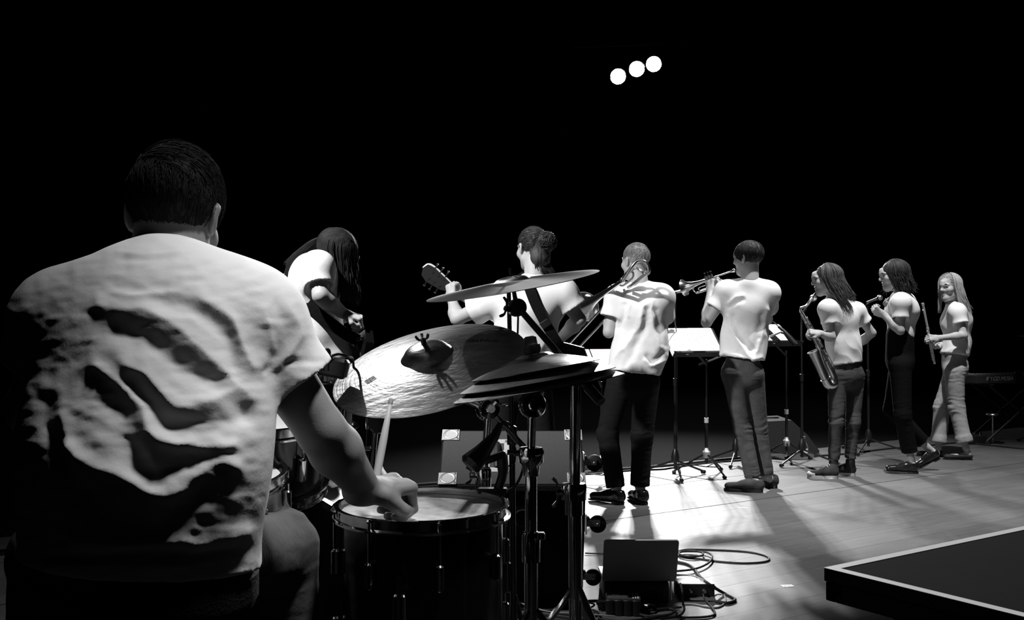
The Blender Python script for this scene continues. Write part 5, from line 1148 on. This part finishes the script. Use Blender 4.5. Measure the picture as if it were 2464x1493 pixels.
# ------------------------------------------------------------------ amplifier cabinet on its side
t = thing('speaker_cabinet', V3(0, 4.3, 0), 'black speaker cabinet with metal corner plates and side castors behind the floor tom', 'speaker')
zt = at(0, 1170, 4.0)[2]; zf = at(0, 1037, 4.27)[2]; hw = .295
sec = [(4.21, .0), (4.60, .0), (4.38, zf - .02), (4.27, zf), (4.0, zt), (4.0, zt - .02)]
RX = np.stack([V3(0, 1, 0), V3(0, 0, 1), V3(1, 0, 0)], 1)
MB().prism(sec, -hw, hw, RX).build('body', M_tolex_k, t, 20)
tn = nrm(np.cross(V3(1, 0, 0), V3(0, .27, zf - zt))); tv = nrm(V3(0, .27, zf - zt)); tl_ = np.linalg.norm(V3(0, .27, zf - zt)); TR = np.stack([V3(1, 0, 0), tv, tn], 1); t0 = V3(0, 4.0, zt)
TP = lambda a, b, c=0: t0 + TR @ V3(a, b, c)
MB().box(TP(0, tl_ / 2, .001), (2 * hw - .012, tl_ - .014, .006), TR, .002).build('lit_top_panel', M_tolex, t)  # sheet over the cabinet top, coloured lighter than the body as if lit
for i, (a, b) in enumerate(((-1, 0), (1, 0), (-1, 1), (1, 1))):
    pc = TP(a * (hw - .036), .035 if b == 0 else tl_ - .034, .006); pl_ = MB().box(pc, (.072, .066, .005), TR, .002); pl_.box(pc + TR @ V3(a * .036, 0, -.018), (.004, .066, .038), TR); pl_ = pl_.build('corner_plate', M_plate, t)
    MB().lathe([(.0, .001), (.024, .0025), (.0275, .0045), (.030, .0032), (.030, .002), (0, .002)], pc, TR, 28).build('dish', M_plate, pl_); MB().lathe([(.0285, .0026), (.0315, .0036), (.0320, .0026)], pc, TR, 28, True).build('dish_ring', M_rubber, pl_)
    for q in (-1, 1): MB().lathe([(.005, .002), (.0045, .0045), (0, .005)], pc + TR @ V3(-a * .028, q * .025, 0), TR, 8).build('rivet', M_steel, pl_)
hc_ = TP(-.062, tl_ * .52, .004)
hp = MB().box(hc_ + TR @ V3(0, .085, 0), (.10, .026, .005), TR, .002).box(hc_ - TR @ V3(0, .085, 0), (.10, .026, .005), TR, .002).box(hc_ + TR @ V3(.040, 0, 0), (.022, .18, .005), TR, .002).box(hc_ - TR @ V3(.040, 0, 0), (.022, .18, .005), TR, .002).build('handle_plate', M_plate, t)
MB().box(hc_ + TR @ V3(0, 0, -.006), (.062, .146, .008), TR).build('handle_recess', M_steel, hp); MB().tube(spline([hc_ + TR @ V3(.0, -.07, .0), hc_ + TR @ V3(0, -.03, .012), hc_ + TR @ V3(0, .03, .012), hc_ + TR @ V3(0, .07, 0)], 5), .013, 10).build('handle_grip', M_rubber, hp)
for k, (a, b) in enumerate(((-.044, .085), (.036, .085), (-.044, -.085), (.036, -.085))): MB().lathe([(.005, .002), (.004, .0055), (0, .006)], hc_ + TR @ V3(a, b, 0), TR, 8).build('rivet', M_steel, hp)
jz = at(0, 1250, 4.06)[2]; bu = nrm(V3(0, -.21, zt)); JR = np.stack([V3(1, 0, 0), bu, np.cross(V3(1, 0, 0), bu)], 1); jp = V3(-.01, 4.0 + .21 * (1 - jz / (zt - .02)), jz) + JR[:, 2] * .002
MB().box(jp, (.16, .14, .006), JR, .003).build('jack_plate', M_plastic, t); MB().lathe([(.036, .003), (.042, .0045), (.042, .002), (.036, .002)], jp + JR @ V3(.055, .01, 0), JR, 24, True).build('jack_ring', M_steel, t); text_mesh('UCSEN', .020, jp + JR @ V3(.045, .055, .0036), JR, M_label, t)
for (px, py, Yc) in ((1430, 1115, 4.16), (1438, 1262, 4.05), (1427, 1390, 4.27)):
    wc = at(px, py, Yc); cs = MB().box(V3(hw + .003, wc[1], wc[2] + .005), (.006, .07, .08), None, .002).build('castor_plate', M_plate, t)
    fk = MB(); 
    for q in (-1, 1): fk.box(V3((hw + wc[0]) / 2 + .004, wc[1] + q * .016, wc[2] + .006), (wc[0] - hw + .01, .004, .026), None)
    fk.lathe([(.018, 0), (.022, .006), (.014, .014), (0, .014)], V3(hw + .006, wc[1], wc[2] + .012), frame(V3(1, 0, 0)), 14); fk.build('castor_fork', M_steel, cs)
    MB().lathe([(0, -.012), (.028, -.012), (.0345, -.008), (.0345, .008), (.028, .012), (0, .012)], wc, frame(V3(0, -1, 0)), 28).build('castor_wheel', M_rubber, cs); MB().lathe([(.008, .017), (.006, .021), (0, .022)], wc, frame(V3(0, -1, 0)), 12).build('axle_cap', M_steel, cs)
# ------------------------------------------------------------------ music stands
def music_stand(label, px, py, Y, yaw, tilt, w, h, base, papers, a0=.3, grp=None, clip=True):
    c = at(px, py, Y); r = V3(math.cos(yaw), math.sin(yaw), 0); hz = V3(-math.sin(yaw), math.cos(yaw), 0); u = hz * math.cos(tilt) + V3(0, 0, math.sin(tilt)); n = np.cross(r, u)
    R = np.stack([r, u, n], 1); b = ground(*base); b = V3(c[0] + hz[0] * .06, c[1] + hz[1] * .06, 0) if base is None else b
    t = thing('music_stand', V3(b[0], b[1], 0), label, 'music stand')
    MB().box(c - n * .004, (w, h, .006), R, .002).build('desk', M_blackmetal, t); lip = c - u * h / 2 + n * .022; MB().box(lip, (w, .006, .05), R, .002).build('lip', M_blackmetal, t); MB().box(lip + n * .024 + u * .007, (w, .016, .004), R, .001).build('lip_edge', M_blackmetal, t)
    bk = c - n * .03; MB().tube([bk - u * .06, V3(b[0], b[1], bk[2] - .16)], .012, 10).build('bracket', M_blackmetal, t)
    MB().tube([V3(b[0], b[1], bk[2] - .12), V3(b[0], b[1], .42)], .0085, 10).build('upper_tube', M_blackmetal, t); MB().tube([V3(b[0], b[1], .45), V3(b[0], b[1], .09)], .0125, 10).build('lower_tube', M_blackmetal, t)
    MB().lathe([(.013, -.03), (.024, -.03), (.030, .0), (.030, .02), (.018, .032), (.013, .05)], V3(b[0], b[1], .16), None, 16).build('collar', M_plate, t); MB().lathe([(.0125, -.02), (.018, -.02), (.018, .02), (.0125, .02)], V3(b[0], b[1], .43), None, 14).build('clutch', M_plate, t)
    tripod(t, b[0], b[1], 0, .17, .27, M_blackmetal, a0, .0075, .012)
    if clip:
        for q in (-.12, .16): MB().box(c + r * q - u * (h / 2 - .006) + n * .030, (.02, .03, .004), R, .001).build('clip', M_plate, t)
    for i, (x, wd, lab, st, dz) in enumerate(papers):
        o = c + r * x + n * (.004 + dz); hh = .297
        sh = thing('music_sheet', o - u * h / 2, lab, 'sheet music', grp); ORI[sh.name] = np.asarray(o - u * h / 2)
        MB().box(o + u * (hh - h) / 2, (wd, hh, .002), R).build('paper', M_paper, sh)
        ln = MB()
        for k in range(st):
            yy = hh * (.42 - .84 * k / (st - 1))
            for j in range(14):
                if random.random() < .82: ln.box(o + u * ((hh - h) / 2 + yy + random.uniform(-.002, .002)) + r * (wd * (-.41 + .063 * j)) + n * .0014, (wd * .055, random.uniform(.0025, .006), .0006), R)
        ln.build('printed_staves', M_ink_g, sh)['kind'] = 'stuff'
music_stand('black music stand with open score between trombone and trumpet players', 1668, 824, 7.76, .32, .80, .47, .30, (1700, 1142), ((-.105, .215, 'densely printed left page of the open score on the stand left of the trumpet player', 11, 0.0), (.105, .21, 'closely lined right page of the open score on the stand left of the trumpet player', 14, .0025), (-.135, .20, 'older page sticking out under the open score left of the trumpet player', 3, -.0022)), .9)
music_stand('black music stand with two spaced sheets between trumpet and saxophone players', 1853, 806, 8.45, .60, .64, .50, .31, (1893, 1110), ((-.145, .19, 'sheet leaning on the stand right beside the trumpet player\'s hip', 4, 0.0), (.145, .19, 'lightly printed sheet behind the hanging black microphone', 5, 0)), .4)
music_stand('black music stand left of the trombone player partly behind stacked cymbals', 1430, 874, 7.45, .28, .72, .46, .30, (1447, 1163), ((-.11, .21, 'sheet of music just behind the stacked cymbals', 10, 0), (.11, .21, 'sheet of music tucked beside the trombone player\'s hip', 10, 0)), 1.0)
# ------------------------------------------------------------------ microphones and stands
def mic(t, head, tail, ball=.024, m=M_alu, r=.011):
    d = nrm(head - tail); b = MB().tube([tail, tail + (head - tail) * .5, head - d * ball * .7], [r * .8, r, r * 1.35], 14).build('microphone_body', m, t)
    MB().ball(head, ball, 16).build('microphone_grille', M_steel, b); MB().lathe([(ball * 1.02, -.002), (ball * 1.04, .002)], head, frame(d), 20).build('grille_band', m, b)
def mic_stand(label, base, top, legs=.30, a0=.5, boom=None, cable=True):
    b = ground(*base); t = thing('microphone_stand', b, label, 'microphone stand')
    zt = top if np.isscalar(top) else top[2]
    MB().tube([b + V3(0, 0, .06), b + V3(0, 0, min(.75, zt - .1))], .0125, 10).build('lower_tube', M_blackmetal, t); MB().tube([b + V3(0, 0, min(.72, zt - .12)), V3(b[0], b[1], zt)], .0085, 10).build('upper_tube', M_blackmetal, t)
    MB().lathe([(.013, -.03), (.030, -.03), (.032, .01), (.022, .05), (.013, .07)], b + V3(0, 0, .15), None, 16).build('hub', M_plastic, t); MB().lathe([(.0125, -.03), (.017, -.03), (.017, .03), (.009, .034)], b + V3(0, 0, min(.74, zt - .1)), None, 14).build('clutch', M_plastic, t)
    for k in range(3):
        a = a0 + k * 2.094; d = V3(math.cos(a), math.sin(a), 0); l = MB().tube([b + V3(0, 0, .13), b + V3(0, 0, .018) + d * legs], .008, 8).build('leg', M_blackmetal, t); MB().tube([b + V3(0, 0, .02) + d * (legs - .03), b + V3(0, 0, .0165) + d * legs], .015, 10).build('rubber_foot', M_rubber, l)
    return t, V3(b[0], b[1], zt)
# trumpet microphone
hd = at(1650, 699, 7.70); tl = at(1613, 706, 7.62); bz = at(1626, 712, 7.62)
t, tp = mic_stand('tripod microphone stand in front of the trumpet bell', (1625, 1148), bz[2], .30, -1.57); mic(t, hd, tl, .020); MB().tube([tp, bz + V3(0, 0, .02)], .011, 8).build('clip', M_plastic, t)
MB().tube(spline([tl, at(1613, 730, 7.62), at(1622, 770, 7.62), tp + V3(.012, -.012, -.35), tp + V3(.013, -.012, -1.2), V3(tp[0] + .02, tp[1] - .05, .01), ground(1560, 1140)], 6), .003, 6).build('cable', M_rubber, t)
# boom microphone between trumpet and sax
t, tp = mic_stand('boom microphone stand reaching over the second music stand', (1771, 1118), at(1772, 844, 8.62)[2], .30, .15); b0, b1 = at(1682, 879, 8.66), at(1884, 798, 8.25)
MB().tube([b0, b1], .0075, 10).build('boom_arm', M_steel, t); MB().tube([b0, b0 + (b1 - b0) * .12], .010, 10).build('boom_weight', M_blackmetal, t); MB().box(tp, (.05, .05, .05), None, .01).build('boom_joint', M_plastic, t); MB().tube([at(1880, 800, 8.25), at(1890, 802, 8.24)], .012, 8).build('clip', M_plastic, t)
MB().tube([at(1873, 786, 8.27), at(1885, 796, 8.25), at(1899, 812, 8.23), at(1913, 828, 8.21)], [.011, .016, .023, .024], 14).build('microphone_body', M_plastic, t); MB().tube(spline([at(1873, 786, 8.27), at(1862, 776, 8.3), at(1850, 772, 8.34), at(1838, 780, 8.4), at(1800, 812, 8.5), tp], 6), .0042, 6).build('cable', M_rubber, t)
# saxophone microphone
t, tp = mic_stand('tripod microphone stand behind the saxophone with a round black microphone', (1930, 1118), at(1928, 760, 8.4)[2], .31, -.35); mic(t, at(1957, 718, 8.12), at(1934, 748, 8.36), .030, M_plastic); MB().tube([tp, at(1938, 744, 8.34)], .010, 8).build('clip', M_plastic, t)
# singer's microphone
t, tp = mic_stand('tripod microphone stand in front of the wavy haired person', (2090, 1090), at(2092, 732, 9.05)[2], .34, -.1); hd, tl = at(2117, 717, 8.9), at(2086, 728, 9.0)
mic(t, hd, tl, .027); MB().tube([tp, (hd + tl) / 2 - V3(0, 0, .005)], .011, 8).build('clip', M_plastic, t); MB().tube(spline([tl, at(2081, 745, 9.0), at(2083, 790, 9.02), tp + V3(-.012, -.01, -.5), tp + V3(-.012, -.01, -1.2), ground(2060, 1096)], 6), .003, 6).build('cable', M_rubber, t)
# far boom at the right edge
t, tp = mic_stand('boom microphone stand at the keyboard', (2520, 1068), at(0, 830, 10.2)[2], .28, .3); MB().tube([at(2449, 808, 10.0), at(2560, 812, 10.3)], .008, 8).build('boom_arm', M_steel, t); MB().tube([tp, at(2525, 811, 10.2)], .010, 8).build('boom_joint', M_plastic, t)
# ------------------------------------------------------------------ monitor wedge, bottle
t = thing('stage_monitor', V3(at(1895, 1100, 8.95)[0], 9.15, 0), 'dark grey wedge monitor speaker lying behind the second music stand', 'speaker')
g0 = ground(1895, 1092); yb = g0[1]; pf = [at(x, y, yb) for x, y in ((1815, 1030), (1845, 1015), (1905, 1012), (1942, 1046), (1972, 1086), (1968, 1100))]; xs = [(p[0], p[2]) for p in pf]; xs = [(xs[0][0], 0)] + xs + [(xs[-1][0] - .01, 0)]
RM = np.stack([V3(1, 0, 0), V3(0, 0, 1), V3(0, -1, 0)], 1)
MB().prism(xs[::-1][::-1], -.5, 0, RM, V3(0, yb, 0)).build('body', M_wedge, t, 20); 
gp = np.array([xs[4], xs[5]]); MB().add([V3(gp[0][0] + .004, yb + .03, gp[0][1]), V3(gp[1][0] + .004, yb + .03, gp[1][1]), V3(gp[1][0] + .004, yb + .47, gp[1][1]), V3(gp[0][0] + .004, yb + .47, gp[0][1])], [(0, 1, 2, 3)]).build('grille', M_blackmetal, t)
MB().box(V3((xs[2][0] + xs[3][0]) / 2, yb + .25, xs[3][1] + .004), (.12, .03, .012), None, .004).build('handle', M_plastic, t)
bt_ = ground(1936, 1099); t = thing('bottle', bt_, 'clear glass water bottle on the floor beside the wedge monitor', 'bottle'); MB().lathe([(0, .0), (.028, 0), (.031, .006), (.031, .08), (.028, .10), (.013, .135), (.012, .165)], bt_, None, 20).build('glass', M_glass, t); MB().lathe([(0, .012), (.0135, .01), (.0135, -.006), (0, -.006)], bt_ + V3(0, 0, .172), None, 14).build('cap', M_steel, t); MB().lathe([(.0315, .03), (.0315, .07)], bt_, None, 20).build('label_band', M_rubber_w, t)
# ------------------------------------------------------------------ keyboard corner
KY = 10.0; ka, kb = at(2350, 914, KY - .1), at(2570, 925, KY + .25); kd = nrm(V3(*(kb - ka)[:2], 0)); kn = np.cross(kd, V3(0, 0, 1)); KR = np.stack([kd, -kn, V3(0, 0, 1)], 1); KL = 1.15; kc = ka + kd * KL / 2 + (-kn) * .15
t = thing('keyboard', V3(kc[0], kc[1], kc[2] - .05), 'dark electronic keyboard with pale slanted lettering on its back', 'keyboard')
MB().box(kc, (KL, .30, .085), KR, .012).build('body', M_grey, t); fr = np.stack([kd, V3(0, 0, 1), kn], 1); text_mesh('RU CD MOBAM', .055, ka + kd * .30 + kn * .002 + V3(0, 0, .004), fr, M_white, t, 'lettering', None, 1.0, .35)
MB().box(kc + KR @ V3(-.02, .05, .046), (KL - .16, .16, .01), KR, .003).build('white_keys', M_white, t)
for k in range(20): MB().box(kc + KR @ V3(-.47 + .048 * k, .02, .056), (.012, .09, .012), KR).build('black_key', M_plastic, t)
MB().box(ka + kd * .50 + V3(0, 0, .01) + kn * .02, (.10, .03, .11), KR, .01).build('clamp', M_plastic, t); MB().tube(spline([ka + kd * .55 + kn * .04, ka + kd * .65 + kn * .05 + V3(0, 0, -.03), ka + kd * .8 + kn * .03], 4), .008, 6).build('plugged_cable', M_rubber, t)
for q in (-.42, .40): MB().lathe([(0, .004), (.014, .004), (.014, 0)], ka + kd * (KL / 2 + q) + kn * .002, fr, 12).build('socket', M_steel, t)
t = thing('keyboard_stand', V3(kc[0], kc[1], 0), 'black crossed leg stand under the keyboard', 'stand')
for q in (-1, 1):
    for e in (-.06, .06): MB().tube([V3(kc[0], kc[1], 0) + kd * q * .45 + KR[:, 1] * (e * 2) + V3(0, 0, .014), V3(kc[0], kc[1], kc[2] - .06) - kd * q * .40 + KR[:, 1] * (e * 2)], .012, 8).build('leg', M_blackmetal, t)
for q in (-1, 1): MB().tube([V3(kc[0], kc[1], kc[2] - .057) + kd * q * .40 - KR[:, 1] * .18, V3(kc[0], kc[1], kc[2] - .057) + kd * q * .40 + KR[:, 1] * .18], .014, 8).build('rest', M_rubber, t); MB().tube([V3(kc[0], kc[1], .014) + kd * q * .45 - KR[:, 1] * .18, V3(kc[0], kc[1], .014) + kd * q * .45 + KR[:, 1] * .18], .014, 8).build('foot', M_rubber, t)
pb = ground(2389, 1066); t = thing('floor_post', pb, 'short metal post with a round flat top near the keyboard', 'stand'); ph = at(2392, 998, pb[1])[2]
MB().tube([pb + V3(0, 0, .01), V3(pb[0], pb[1], ph)], .010, 10).build('post', M_steel, t); MB().lathe([(.012, -.02), (.05, -.012), (.065, .0), (.06, .008), (0, .010)], V3(pb[0], pb[1], ph), None, 24).build('round_top', M_steel, t); MB().lathe([(.11, 0), (.11, .008), (.02, .016), (0, .016)], pb, None, 24).build('foot_plate', M_blackmetal, t)
pb = ground(2352, 1071); t = thing('pedal_box', pb, 'black pedal box with a chrome switch on the floor by the keyboard', 'pedal'); MB().box(pb + V3(0, .08, .045), (.20, .14, .09), None, .012).build('case', M_plastic, t)
for q in (-.05, .05): MB().lathe([(.016, 0), (.016, .02), (.010, .032), (0, .034)], pb + V3(q, .05, .09), None, 12).build('switch', M_chrome, t)
# ------------------------------------------------------------------ laptop, boxes
LYb = ground(1540, 1452)[1]; lx0, lx1 = at(1450, 1400, LYb)[0], at(1628, 1400, LYb)[0]; lcx = (lx0 + lx1) / 2; zb = at(0, 1396, LYb)[2]
t = thing('equipment_box', V3(lcx - .01, LYb + .13, 0), 'black box on the floor under the laptop', 'box'); MB().box(V3(lcx - .012, LYb + .13, (zb - .012) / 2), (.275, .26, zb - .012), None, .006).build('case', M_plastic, t); MB().box(V3(lcx - .012, LYb - .002, zb * .5), (.22, .004, zb * .55), None).build('panel', M_blackmetal, t)
for q in (-.11, .11): MB().lathe([(.008, .0), (.008, .004), (0, .004)], V3(lcx - .012 + q, LYb, zb * .78), frame(V3(0, -1, 0)), 10).build('screw', M_blackmetal, t)
MB().box(V3(lcx + .132, LYb - .004, zb * .55), (.008, .012, zb * .8), None, .002).build('corner_rail', M_steel, t)
t = thing('laptop', V3(lcx, LYb + .13, zb - .012), 'open grey laptop with its lid back turned this way', 'laptop'); LW = lx1 - lx0; zt = at(0, 1303, LYb - .08)[2]
MB().box(V3(lcx, LYb + .125, zb - .005), (LW, .22, .013), None, .004).build('base', M_alu, t); MB().box(V3(lcx, LYb + .11, zb + .002), (LW - .04, .10, .002), None).build('keys', M_plastic, t); lv = nrm(V3(0, -.075, zt - zb + .0)); LR = np.stack([V3(1, 0, 0), np.cross(lv, V3(1, 0, 0)), lv], 1); lh = np.linalg.norm(V3(0, -.075, zt - zb)) + .006
lid = MB().prism([(a * (LW / 2 - (.008 if abs(k) else 0)), 0) for a, k in ()] or [(-LW/2+.008, 0), (LW/2-.008, 0), (LW/2, .008), (LW/2, lh-.010), (LW/2-.004, lh-.003), (LW/2-.010, lh), (-LW/2+.010, lh), (-LW/2+.004, lh-.003), (-LW/2, lh-.010), (-LW/2, .008)], -.004, .004, np.stack([V3(1, 0, 0), lv, np.cross(V3(1, 0, 0), lv)], 1), V3(lcx, LYb + .012, zb - .004)).build('lid', M_alu_d if 'M_alu_d' in globals() else mat('dark_anodised', .45, .5, .2), t, 30)
LN = np.cross(V3(1, 0, 0), lv); MB().box(V3(lcx, LYb + .012, zb - .004) + lv * lh / 2 - LN * .0048, (LW - .02, lh - .02, .001), np.stack([V3(1, 0, 0), lv, LN], 1)).build('screen', M_plastic, t)
ab = ground(1630, 1437); zz = at(0, 1407, ab[1])[2]; t = thing('audio_interface', ab + V3(.08, .06, 0), 'flat box with a bright lit top beside the laptop', 'box'); x1_ = at(1720, 1420, ab[1])[0]; w_ = x1_ - ab[0]
MB().box(V3(ab[0] + w_ / 2, ab[1] + .05, zz / 2), (w_, .10, zz), None, .004).build('case', M_plastic, t); MB().box(V3(ab[0] + w_ / 2, ab[1] + .05, zz + .0005), (w_ - .006, .094, .002), None).build('top_plate', M_white, t)
for q in (.35, .72): MB().lathe([(.010, 0), (.010, .006), (.006, .012), (.006, .02), (0, .02)], V3(ab[0] + w_ * q, ab[1], zz * .45), frame(V3(0, -1, .1)), 12).build('plug', M_steel, t)
db = ground(1500, 1484); t = thing('direct_box', db, 'black ribbed direct injection box with striped top in front of the laptop', 'box'); DR = np.array(Matrix.Rotation(-.10, 3, 'Z')); dw, dd, dh = .150, .125, .065
DPt = lambda a, b, c: db + DR @ V3(a, b + dd / 2, c)
MB().box(DPt(0, 0, dh / 2), (dw * .96, dd * .92, dh * .92), DR, .006).build('case', M_plastic, t); MB().prism([(-dw * .44, -.045), (-.06, -.05), (dw * .46, -.05), (dw * .46, .05), (-dw * .44, .05)], 0, .006, DR, DPt(0, 0, dh * .96)).build('top_plate', M_grey, t)
for q in (-1, 1):
    for k in range(4): MB().box(DPt(-.054 + .036 * k, q * dd * .46, dh * .5), (.030, .016, dh), DR, .005).build('rib', M_plastic, t)
for k in range(3): MB().box(DPt(.040 + .010 * k, 0, dh * .96 + .0065), (.004, .086, .001), DR).build('stripe', M_tape, t)
text_mesh('DI', .022, DPt(-.040, .005, dh * .96 + .007), DR @ np.array(Matrix.Rotation(-1.57, 3, 'Z')), M_tape, t); text_mesh('BOX', .012, DPt(-.024, .005, dh * .96 + .007), DR @ np.array(Matrix.Rotation(-1.57, 3, 'Z')), M_tape, t)
MB().tube([DPt(.07, -.02, .035), DPt(.10, -.03, .035)], .008, 10).build('plug', M_steel, t); MB().tube([DPt(-.07, .0, .04), DPt(-.11, -.01, .038)], .009, 10).build('plug', M_plastic, t)
# floor tapes
for (px, py, w, h, a, lb) in ((1895, 1411, .055, .022, .25, 'small white tape mark with print on the floor left of the table corner'), (1788, 1223, .060, .012, .0, 'small white tape strip on the floor behind the trumpet player')):
    g = ground(px, py); o = tag(MB().box(g + V3(0, 0, .0008), (w, h * 1.6, .001), np.array(Matrix.Rotation(a, 3, 'Z'))).build('floor_tape', M_tape), lb, 'tape')
    if w < .058: ORI[o.name] = ORI[o.name]; text_mesh('A 17', .018, g + V3(0, 0, .0016), np.array(Matrix.Rotation(a, 3, 'Z')), M_ink, o)
# ------------------------------------------------------------------ cables
def cable(pts, label, r=.0045, m=M_rubber, n=8, lift=0.0):
    P = []
    for i, p in enumerate(pts):
        P.append(ground(p[0], p[1], (p[2] if len(p) > 2 else 0.0) + r + lift) if not isinstance(p, np.ndarray) else p)
    return tag(MB().tube(spline(P, n), r, 8).build('cable', m), label, 'cable')
cable([(1630, 1327), (1660, 1323), (1740, 1325), (1800, 1329), (1838, 1337), (1851, 1346), (1838, 1353), (1790, 1356), (1730, 1352), (1680, 1345), (1650, 1342), (1632, 1338)], 'black cable in a long flat loop lying right of the laptop')
cable([(1628, 1334), (1640, 1326), (1665, 1326), (1690, 1331), (1688, 1338), (1660, 1340), (1636, 1335), (1640, 1329), (1672, 1328), (1700, 1330), (1714, 1340), (1704, 1356), (1672, 1370), (1622, 1376)], 'black cable coiled twice right behind the laptop', .005, lift=.009)
cable([(1626, 1352), (1655, 1359), (1672, 1372), (1684, 1388, .03), (1700, 1402, .055), (1720, 1416, .03), (1745, 1430), (1765, 1440), (1768, 1446), (1750, 1452), (1722, 1448)], 'thick black cable running past the lit box to a plug', .0065)
cable([(1625, 1384, .03), (1665, 1386, .02), (1690, 1396, .06), (1720, 1412, .02), (1742, 1432), (1745, 1450), (1728, 1462), (1700, 1461), (1670, 1455), (1640, 1455)], 'thin pale cable curving in front of the lit box', .0035, M_label)
cable([(1692, 1430, .03), (1697, 1445, .01), (1712, 1462), (1720, 1478), (1700, 1485), (1650, 1487), (1610, 1484), (1570, 1488), (1500, 1496), (1440, 1490)], 'black cable bending from the lit box along the frame bottom', .0048, lift=.001)
cable([(1637, 1406, .09), (1642, 1425, .08), (1643, 1450, .03), (1646, 1470), (1630, 1484), (1590, 1490)], 'black cable standing up in front of the lit box', .005, lift=.011)
cable([(1560, 1456, .03), (1590, 1462), (1625, 1470), (1610, 1480), (1570, 1484), (1540, 1478), (1575, 1468), (1640, 1462)], 'tangled black cable right of the direct injection box', .005, lift=.006)
cable([(1448, 1447, .035), (1415, 1448, .01), (1395, 1452), (1360, 1462), (1320, 1470), (1260, 1466), (1215, 1450), (1180, 1440)], 'black cable running left from the direct injection box', .0065)
cable([(1250, 1447), (1290, 1465), (1330, 1475), (1380, 1480), (1420, 1468), (1440, 1480), (1400, 1492), (1340, 1485), (1290, 1480), (1240, 1488)], 'black cable looped on the floor behind the cymbal stands', .005, lift=.013)
cable([(1390, 1447), (1430, 1455), (1410, 1466), (1380, 1462)], 'short black cable end left of the direct injection box', .004, lift=.02)
cable([(1230, 1442), (1280, 1462), (1330, 1474), (1400, 1478), (1480, 1484)], 'pale thin cable crossing behind the cymbal stands', .003, M_label, lift=.028)
cable([(1408, 1332), (1430, 1333), (1448, 1333), (1500, 1334), (1560, 1330), (1620, 1330)], 'black cable passing behind the laptop lid', .004, lift=.004)
cable([(900, 1174), (990, 1168), (1100, 1160), (1250, 1150), (1400, 1138), (1480, 1130), (1560, 1124), (1640, 1117), (1740, 1106), (1830, 1098)], 'thick black cable along the stage front under the music stands', .010)
cable([(1380, 1144), (1460, 1138), (1530, 1132), (1590, 1130), (1620, 1126), (1700, 1115), (1790, 1108)], 'thin black cable beside the thick one along the stage front', .006)
cable([(1960, 1098), (2040, 1092), (2140, 1080), (2240, 1072), (2310, 1066), (2380, 1072), (2464, 1080), (2560, 1085)], 'black cable along the stage front behind the standing players', .008)
# ------------------------------------------------------------------ table at the right front
tz = .76; C0 = ground(1982, 1368, tz); A1 = ground(2464, 1268, tz); u = nrm(A1 - C0); w = V3(u[1], -u[0], 0); TRm = np.stack([u, -w, V3(0, 0, 1)], 1)
t = thing('table', V3(*(C0 + u * .9 + w * .7)[:2], 0), 'black table with a white line round its edge in the right foreground', 'table')
TT = lambda a, b, z: V3(C0[0], C0[1], z) + u * a + w * b
LU, LV = 2.1, 1.5
MB().box(TT(LU / 2, LV / 2, tz - .011), (LU, LV, .022), TRm, .002).build('top', M_tabletop, t)
lw = .020
for a, b, sx, sy in ((LU / 2, lw / 2, LU, lw), (LU / 2, LV - lw / 2, LU, lw), (lw / 2, LV / 2, lw, LV), (LU - lw / 2, LV / 2, lw, LV)): MB().box(TT(a, b, tz + .0004), (sx - (0 if sx > lw else 0), sy - (2 * lw if sy > lw else 0), .0012), TRm).build('edge_line', M_white, t)
for a, b, sx, sy in ((LU / 2, .012, LU - .004, .02), (LU / 2, LV - .012, LU - .004, .02), (.012, LV / 2, .02, LV - .046), (LU - .012, LV / 2, .02, LV - .046)): MB().box(TT(a, b, tz - .022 - .017), (sx, sy, .032), TRm, .002).build('apron', M_dark, t)
for a in (.10, LU - .1):
    for b in (.10, LV - .1):
        l = MB().box(TT(a, b, (tz - .022) / 2), (.04, .04, tz - .024), TRm, .003).build('leg', M_blackmetal, t); MB().box(TT(a, b, .01), (.05, .05, .02), TRm, .004).build('foot', M_rubber, l)
MB().box(TT(.07, .19, tz - .075), (.012, .055, .03), TRm, .003).build('bracket', M_grey, t); MB().box(TT(.09, .19, tz - .062), (.05, .03, .006), TRm).build('bracket_arm', M_grey, t)
